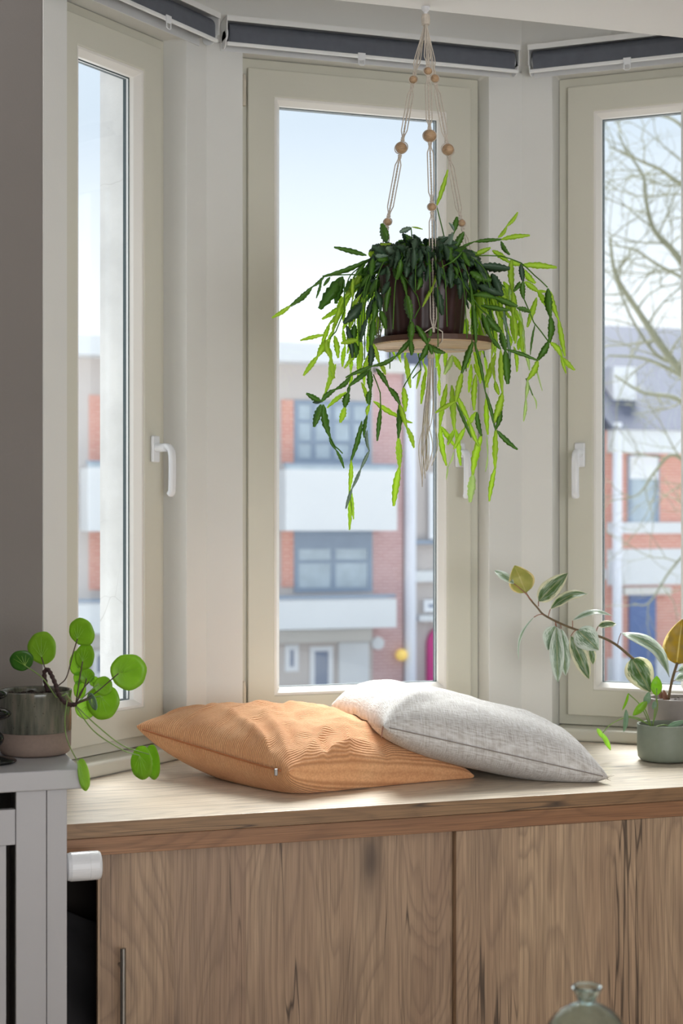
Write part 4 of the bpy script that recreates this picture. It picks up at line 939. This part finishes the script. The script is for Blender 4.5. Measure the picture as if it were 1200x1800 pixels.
def padmesh(mb, p0, p1, wd, roll):
    z = (p1 - p0); L = z.length; z.normalize(); n_ = toCam(p0); n_ = (n_ - z * n_.dot(z)).normalized(); n_ = Matrix.Rotation(roll, 3, z) @ n_; x = n_.cross(z); y = z.cross(x)
    me = PADS[R.randrange(6)]; mb.add([p0 + x * v.co.x * wd + y * v.co.y * .05 + z * v.co.z * L for v in me.vertices], [tuple(p.vertices) for p in me.polygons])
bulk = {'D': MB(), 'G': MB(), 'Y': MB()}
C0 = Vector((CB.x, CB.y, 0))
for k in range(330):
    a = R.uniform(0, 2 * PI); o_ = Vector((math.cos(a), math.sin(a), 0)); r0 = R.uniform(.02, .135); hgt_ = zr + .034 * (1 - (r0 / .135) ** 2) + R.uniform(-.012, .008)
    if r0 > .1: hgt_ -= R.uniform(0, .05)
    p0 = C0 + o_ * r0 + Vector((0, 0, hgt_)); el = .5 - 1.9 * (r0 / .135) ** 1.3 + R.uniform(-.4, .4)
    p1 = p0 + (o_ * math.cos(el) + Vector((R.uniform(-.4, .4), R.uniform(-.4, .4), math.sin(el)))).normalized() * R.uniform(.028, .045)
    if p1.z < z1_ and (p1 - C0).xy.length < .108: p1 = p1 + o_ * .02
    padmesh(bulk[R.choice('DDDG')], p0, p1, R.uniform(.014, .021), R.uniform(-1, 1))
for k in range(62): # young trailing growth round the rim, mostly on the window side
    a = R.uniform(-.35, PI + .35) - TH; o_ = Vector((math.cos(a), math.sin(a), 0)); q = C0 + o_ * R.uniform(.115, .15) + Vector((0, 0, zr + R.uniform(-.05, .0))); el = R.uniform(-.9, -.3)
    for j in range(R.choice((2, 3, 4, 5, 6))):
        el = max(-1.5, el - R.uniform(.1, .5)); d_ = (o_ * math.cos(el) + Vector((R.uniform(-.22, .22), R.uniform(-.22, .22), math.sin(el)))).normalized(); q2 = q + d_ * R.uniform(.028, .05)
        padmesh(bulk['G' if (j == 0 and k % 2) else 'Y'], q, q2, R.uniform(.010, .014), R.uniform(-.9, .9)); q = q2
for kk, mb in bulk.items():
    mb.obj('dense_growth', M[kk], H, smooth=True)['kind'] = 'stuff'
stems.obj('bare_stems', M['G'], H, smooth=True)['kind'] = 'stuff'

# ------------------------------------------------------------------ the street outside
YF = 32.0; GZ = -2.55
def fx(px, y=YF): return onY(px, HY, y).x
def fz(py, px=640, y=YF): return onY(px, py, y).z
E = {}
E['plaster'] = plain('beige_render', (204, 196, 192), .9, .03, 1)
E['white'] = plain('white_render', (226, 228, 230), .9, .02, 1)
E['cream'] = plain('cream_render', (218, 215, 210), .9, .02, 1)
E['wframe'] = plain('grey_blue_frame', (148, 162, 180), .6, .04, 2)
E['wwhite'] = plain('white_frame', (236, 238, 242), .6, .02, 2)
E['paneb'] = plain('curtained_glass', (182, 196, 206), .15, .12, 3)
E['paned'] = plain('dark_glass', (122, 136, 162), .12, .12, 3)
E['bluedoor'] = plain('blue_door', (98, 120, 168), .5, .06, 2)
E['pinkdoor'] = plain('magenta_door', (200, 60, 132), .5, .06, 2)
E['slate'] = plain('slate_roof', (92, 96, 114), .7, .08, 3)
E['street'] = plain('street_asphalt', (176, 174, 172), .9, .05, 1)
E['pipe'] = plain('white_downpipe', (236, 238, 246), .5, .02)
def brickmat(name, a, b, mo):
    n = N(name); t = n.n('ShaderNodeTexBrick'); n.l(n.co((1, 1, 1), rot=(PI / 2, 0, 0)), t.inputs['Vector'])
    t.inputs['Color1'].default_value = (*lin(a), 1); t.inputs['Color2'].default_value = (*lin(b), 1); t.inputs['Mortar'].default_value = (*lin(mo), 1)
    t.inputs['Scale'].default_value = 1; t.inputs['Brick Width'].default_value = .22; t.inputs['Row Height'].default_value = .07; t.inputs['Mortar Size'].default_value = .008
    n.base(t.outputs[0]); n.set(.9); return n.m
E['pinkbrick'] = brickmat('pink_brick', (196, 154, 152), (204, 166, 164), (222, 200, 200))
E['redbrick'] = brickmat('salmon_brick', (214, 150, 134), (220, 164, 148), (230, 196, 186))
def fb(parent, name, m, px0, px1, py0, py1, y0=0, y1=.3, ref=640, **kw):
    x0, x1 = fx(px0), fx(px1); z0, z1 = fz(py1, ref), fz(py0, ref)
    return MB().box(x0, x1, YF + y0, YF + y1, z0, z1).obj(name, m, parent, **kw)
def fwin(parent, px0, px1, py0, py1, nx=2, nz=1, ref=640, fm='wframe', pm='paneb', y0=-.04, top=.0):
    x0, x1 = fx(px0), fx(px1); z0, z1 = fz(py1, ref), fz(py0, ref); m = MB(); t = .10
    m.box(x0, x1, YF + y0, YF - .002, z0, z0 + t); m.box(x0, x1, YF + y0, YF - .002, z1 - t - top, z1); m.box(x0, x0 + t, YF + y0, YF - .002, z0 + t, z1 - t - top); m.box(x1 - t, x1, YF + y0, YF - .002, z0 + t, z1 - t - top)
    for i in range(1, nx): c_ = x0 + (x1 - x0) * i / nx; m.box(c_ - .05, c_ + .05, YF + y0, YF - .002, z0 + t, z1 - t - top)
    for i in range(1, nz): c_ = z0 + (z1 - z0) * i / nz; m.box(x0 + t, x1 - t, YF + y0 + .005, YF - .002, c_ - .035, c_ + .035)
    wn = m.obj('window', E[fm], parent)
    MB().box(x0 + .03, x1 - .03, YF - .015, YF - .003, z0 + .03, z1 - .03).obj('pane', E[pm], wn); return wn
AH = empty('apartment_house', (fx(600), YF, GZ)); tag(AH, 'pale apartment house with white balconies seen through the middle window', 'building')
MB().box(fx(-400), fx(655), YF, YF + 8, GZ, fz(640)).obj('wall', E['plaster'], AH)
MB().box(fx(655.2), fx(708), YF + .002, YF + 8, GZ, fz(655)).obj('brick_wall', E['pinkbrick'], AH, label='pink brick side bay')
fb(AH, 'cornice', E['white'], -400, 662, 612, 644, -.6, 8.1)
fb(AH, 'cornice', E['cream'], 662.2, 708, 632, 655, -.2, 8.1)
for k, off in enumerate((0, -178 * 2, -178)):
    # flats repeat to the left, behind the room wall and in the left window
    if k == 1: continue
    o_ = 0 if k == 0 else -338
    fb(AH, 'brick_panel', E['redbrick'], 494 + o_, 515.5 + o_, 706, 815, -.03, -.001); fb(AH, 'brick_panel', E['redbrick'], 494 + o_, 515.5 + o_, 933, 1030, -.03, -.001)
    fwin(AH, 516 + o_, 651 + o_, 706, 815, 4, 3); fwin(AH, 516 + o_, 653 + o_, 933, 1040, 2, 2, top=.28)
    b = fb(AH, 'balcony', E['white'], 478 + o_, 669 + o_, 829, 932, -1.0, -.05); fb(b, 'handrail', E['wframe'], 476 + o_, 671 + o_, 818, 822, -1.02, -.9)
    MB().box(fx(478 + o_), fx(669 + o_), YF - 1.0, YF - .92, fz(829), fz(818)).obj('balcony_glass', E['paneb'], b)
    b = fb(AH, 'balcony', E['white'], 440 + o_, 668 + o_, 1049, 1098, -1.0, -.05); fb(b, 'handrail', E['wframe'], 438 + o_, 666 + o_, 1041, 1046, -1.02, -.9)
    fb(AH, 'lintel', E['cream'], 440 + o_, 648 + o_, 1104, 1126, -.2, -.001)
    fwin(AH, 500 + o_, 524 + o_, 1130, 1176, 1, 1, fm='wwhite', pm='paned'); fwin(AH, 544 + o_, 584 + o_, 1134, 1228, 1, 1, fm='wwhite', pm='paned')
    fb(AH, 'white_pier', E['white'], 594 + o_, 646 + o_, 1128, 1240, -.08, -.001)
ch = fb(AH, 'chimney', E['plaster'], 500, 550, 601, 612, 2, 3)
for q in (506, 527, 545):
    c_ = onY(q, 600, YF + 2.5); MB().lathe([(.09, fz(602)), (.08, fz(586)), (.11, fz(585)), (.0001, fz(585))], (fx(q), YF + 2.5, 0), 10).obj('chimney_pot', E['pinkbrick'], ch)
MB().lathe([(.0001, 0), (.14, 0), (.14, .06), (.0001, .06)], (fx(663), YF - .06, fz(1131)), 20, axis='y').obj('round_sign', E['white'], AH, label='white round disc on the brick')
q = N('lit_amber_lamp'); q.base(lin((250, 214, 120))); q.b.inputs['Emission Color'].default_value = (*lin((255, 214, 110)), 1); q.b.inputs['Emission Strength'].default_value = .2
MB().sphere((fx(701), YF - .15, fz(1152)), .13, 14, 8).obj('wall_lamp', q.m, AH, smooth=True, label='amber wall lamp')
BH = empty('beige_house', (fx(760), YF, GZ)); tag(BH, 'beige rendered house with magenta arched door at the right edge of the middle window', 'building')
MB().box(fx(708.3), fx(1062), YF + .1, YF + 8, GZ, fz(640)).obj('wall', E['plaster'], BH)
MB().prism([(fx(708.3), YF + .1), (fx(1062), YF + .1), (fx(1062), YF + 4), (fx(708.3), YF + 4)], fz(640), fz(575)).obj('roof', E['slate'], BH)
for (a, b_, c_, d_) in ((752, 790, 700, 800), (753, 790, 830, 948)): fwin(BH, a, b_, c_, d_, 2, 2, fm='wwhite', pm='paneb')
for k in range(3): fwin(BH, 850 + k * 66, 884 + k * 66, 830, 948, 2, 2, fm='wwhite', pm='paneb')
MB().tube([(fx(719.5), YF - .04, GZ), (fx(719.5), YF - .04, fz(640))], .13, 10).obj('downpipe', E['pipe'], BH)
fb(BH, 'sill', E['wframe'], 728, 800, 950, 957, -.1, .1); fb(BH, 'band', E['white'], 724, 1062, 1005, 1024, -.08, .1)
fwin(BH, 744, 778, 1056, 1078, 1, 1, fm='wwhite', pm='paned'); fb(BH, 'sill', E['white'], 734, 786, 1083, 1094, -.12, .1)
x0, x1, za, zt_ = fx(751), fx(797), GZ, fz(1105); xm = (x0 + x1) / 2; rr_ = (x1 - x0) / 2
arc = [(x0, za), (x1, za)] + [(xm + rr_ * math.cos(PI * k / 12), zt_ - rr_ * 1.3 + rr_ * 1.3 * math.sin(PI * k / 12)) for k in range(13)]
n_ = len(arc); MB().add([(x, YF - .04, z) for x, z in arc] + [(x, YF + .09, z) for x, z in arc], [list(range(n_)), list(range(n_, 2 * n_))[::-1]] + [(i, (i + 1) % n_, n_ + (i + 1) % n_, n_ + i) for i in range(n_)]).obj('door', E['pinkdoor'], BH, label='magenta arched door')
CH_ = empty('brick_house', (fx(1130), YF, GZ)); tag(CH_, 'salmon brick house with slate roof and blue door seen through the right window', 'building')
MB().box(fx(1062.5), fx(1500), YF, YF + 8, GZ, fz(740, 1120)).obj('wall', E['redbrick'], CH_)
rz0, rz1 = fz(757, 1120), fz(565, 1120) * 1.0
m = MB(); x0, x1 = fx(1062.5), fx(1500)
m.add([(x0, YF - .4, rz0), (x1, YF - .4, rz0), (x1, YF + 8, rz0), (x0, YF + 8, rz0), (x0, YF + 3.5, rz1 + .35), (x1, YF + 3.5, rz1 + .35)], [(0, 1, 5, 4), (2, 3, 4, 5), (0, 4, 3), (1, 2, 5), (0, 3, 2, 1)])
m.obj('roof', E['slate'], CH_)
fb(CH_, 'dormer', E['wwhite'], 1100, 1140, 640, 700, .6, 3, 1120)
fb(CH_, 'cornice', E['white'], 1066, 1500, 757, 797, -.35, -.001, 1120); fb(CH_, 'band', E['white'], 1066, 1500, 918, 938, -.1, -.001, 1120)
fb(CH_, 'white_panel', E['white'], 1066, 1500, 965, 1028, -.06, -.001, 1120); fb(CH_, 'door_head', E['cream'], 1090, 1172, 1032, 1045, -.2, -.001, 1120)
for q in (0, 118):
    w_ = fwin(CH_, 1102 + q, 1157 + q, 800, 930, 1, 1, 1120, 'wframe', 'paneb'); fb(w_, 'upper_sash', E['wwhite'], 1105 + q, 1154 + q, 802, 842, -.05, -.041, 1120)
fb(CH_, 'door', E['bluedoor'], 1104, 1150, 1046, 1232, -.06, -.001, 1120, label='blue front door'); fwin(CH_, 1222, 1268, 1046, 1140, 1, 1, 1120)
fb(CH_, 'plinth', E['white'], 1066, 1103.5, 1155, 1230, -.08, -.001, 1120); fb(CH_, 'plinth', E['white'], 1150.5, 1500, 1155, 1230, -.08, -.001, 1120)
MB().tube([(fx(1075), YF - .25, GZ), (fx(1075), YF - .25, fz(745, 1120))], .11, 10).obj('downpipe', E['pipe'], CH_)
struct(MB().box(-30, 70, 4.6, 60, GZ - .2, GZ).obj('street_ground', E['street']))
# bare tree
bark = plain('pale_olive_bark', (140, 140, 118), .9, .15, 20)
TR = empty('bare_tree', tuple(P(1320, HY, 14).xy) + (GZ,)); tag(TR, 'leafless tree with thin twisting branches outside the right window', 'tree')
TD = 13.5
main = [([(1330, 1180), (1318, 900), (1290, 760), (1240, 690), (1187, 640), (1150, 590), (1120, 545), (1090, 500), (1078, 470), (1072, 420)], .085, .018, 0),
        ([(1290, 760), (1260, 600), (1225, 500), (1187, 446), (1160, 418), (1145, 395), (1135, 352), (1130, 310), (1105, 270), (1085, 235)], .06, .010, .3),
        ([(1260, 600), (1240, 400), (1215, 335), (1187, 318), (1160, 298), (1128, 284), (1100, 270), (1070, 258)], .045, .010, -.3),
        ([(1187, 640), (1150, 620), (1110, 560), (1085, 500), (1080, 480)], .03, .008, .5),
        ([(1225, 500), (1187, 482), (1150, 462), (1118, 440), (1095, 434), (1068, 430)], .03, .008, -.6),
        ([(1290, 760), (1240, 740), (1187, 700), (1130, 690), (1080, 660)], .05, .014, .6),
        ([(1318, 900), (1250, 860), (1187, 800), (1150, 830), (1120, 870), (1070, 880)], .04, .006, .2),
        ([(1240, 690), (1187, 655), (1130, 630), (1070, 625)], .04, .012, -.5),
        ([(1240, 400), (1220, 260), (1190, 215), (1150, 200), (1120, 190)], .035, .008, .1),
        ([(1318, 900), (1240, 940), (1180, 1000), (1140, 1060), (1110, 1060)], .03, .005, -.2),
        ([(1330, 1180), (1340, 1330)], .095, .085, 0)]
def twig(m, p, d, L, r, depth):
    n = 5; pts = [p]; dd = d.normalized()
    for i in range(n):
        dd = (dd + Vector((R.uniform(-.3, .3), R.uniform(-.3, .3), R.uniform(-.25, .25)))).normalized(); pts.append(pts[-1] + dd * L / n)
    m.tube(pts, [r * (1 - .6 * i / n) for i in range(n + 1)], 5)
    if depth > 0:
        for k in range(3):
            q = pts[R.randrange(1, n + 1)]; a = dd.orthogonal().normalized(); a = Matrix.Rotation(R.uniform(0, 6.28), 3, dd) @ a
            twig(m, q, dd + a * R.uniform(.5, 1.1), L * R.uniform(.45, .7), r * .55, depth - 1)
for pl, r0, r1, dd in main:
    pts = spline([P(x, y, TD + dd * (i / len(pl))) for i, (x, y) in enumerate(pl)], 5); n = len(pts); m = MB()
    m.tube(pts, [(.62 if len(pl) > 2 else 1) * (r0 + (r1 - r0) * i / (n - 1)) for i in range(n)], 8)
    if len(pl) > 2:
        for i in range(3, n, 3):
            t = (pts[i] - pts[i - 1]).normalized(); a = Matrix.Rotation(R.uniform(0, 6.28), 3, t) @ t.orthogonal().normalized()
            twig(m, pts[i], t * .6 + a, R.uniform(.35, .9), .003 + (r0 + (r1 - r0) * i / n) * .16, 2)
    m.obj('trunk' if len(pl) == 2 else 'branch', bark, TR, smooth=True)
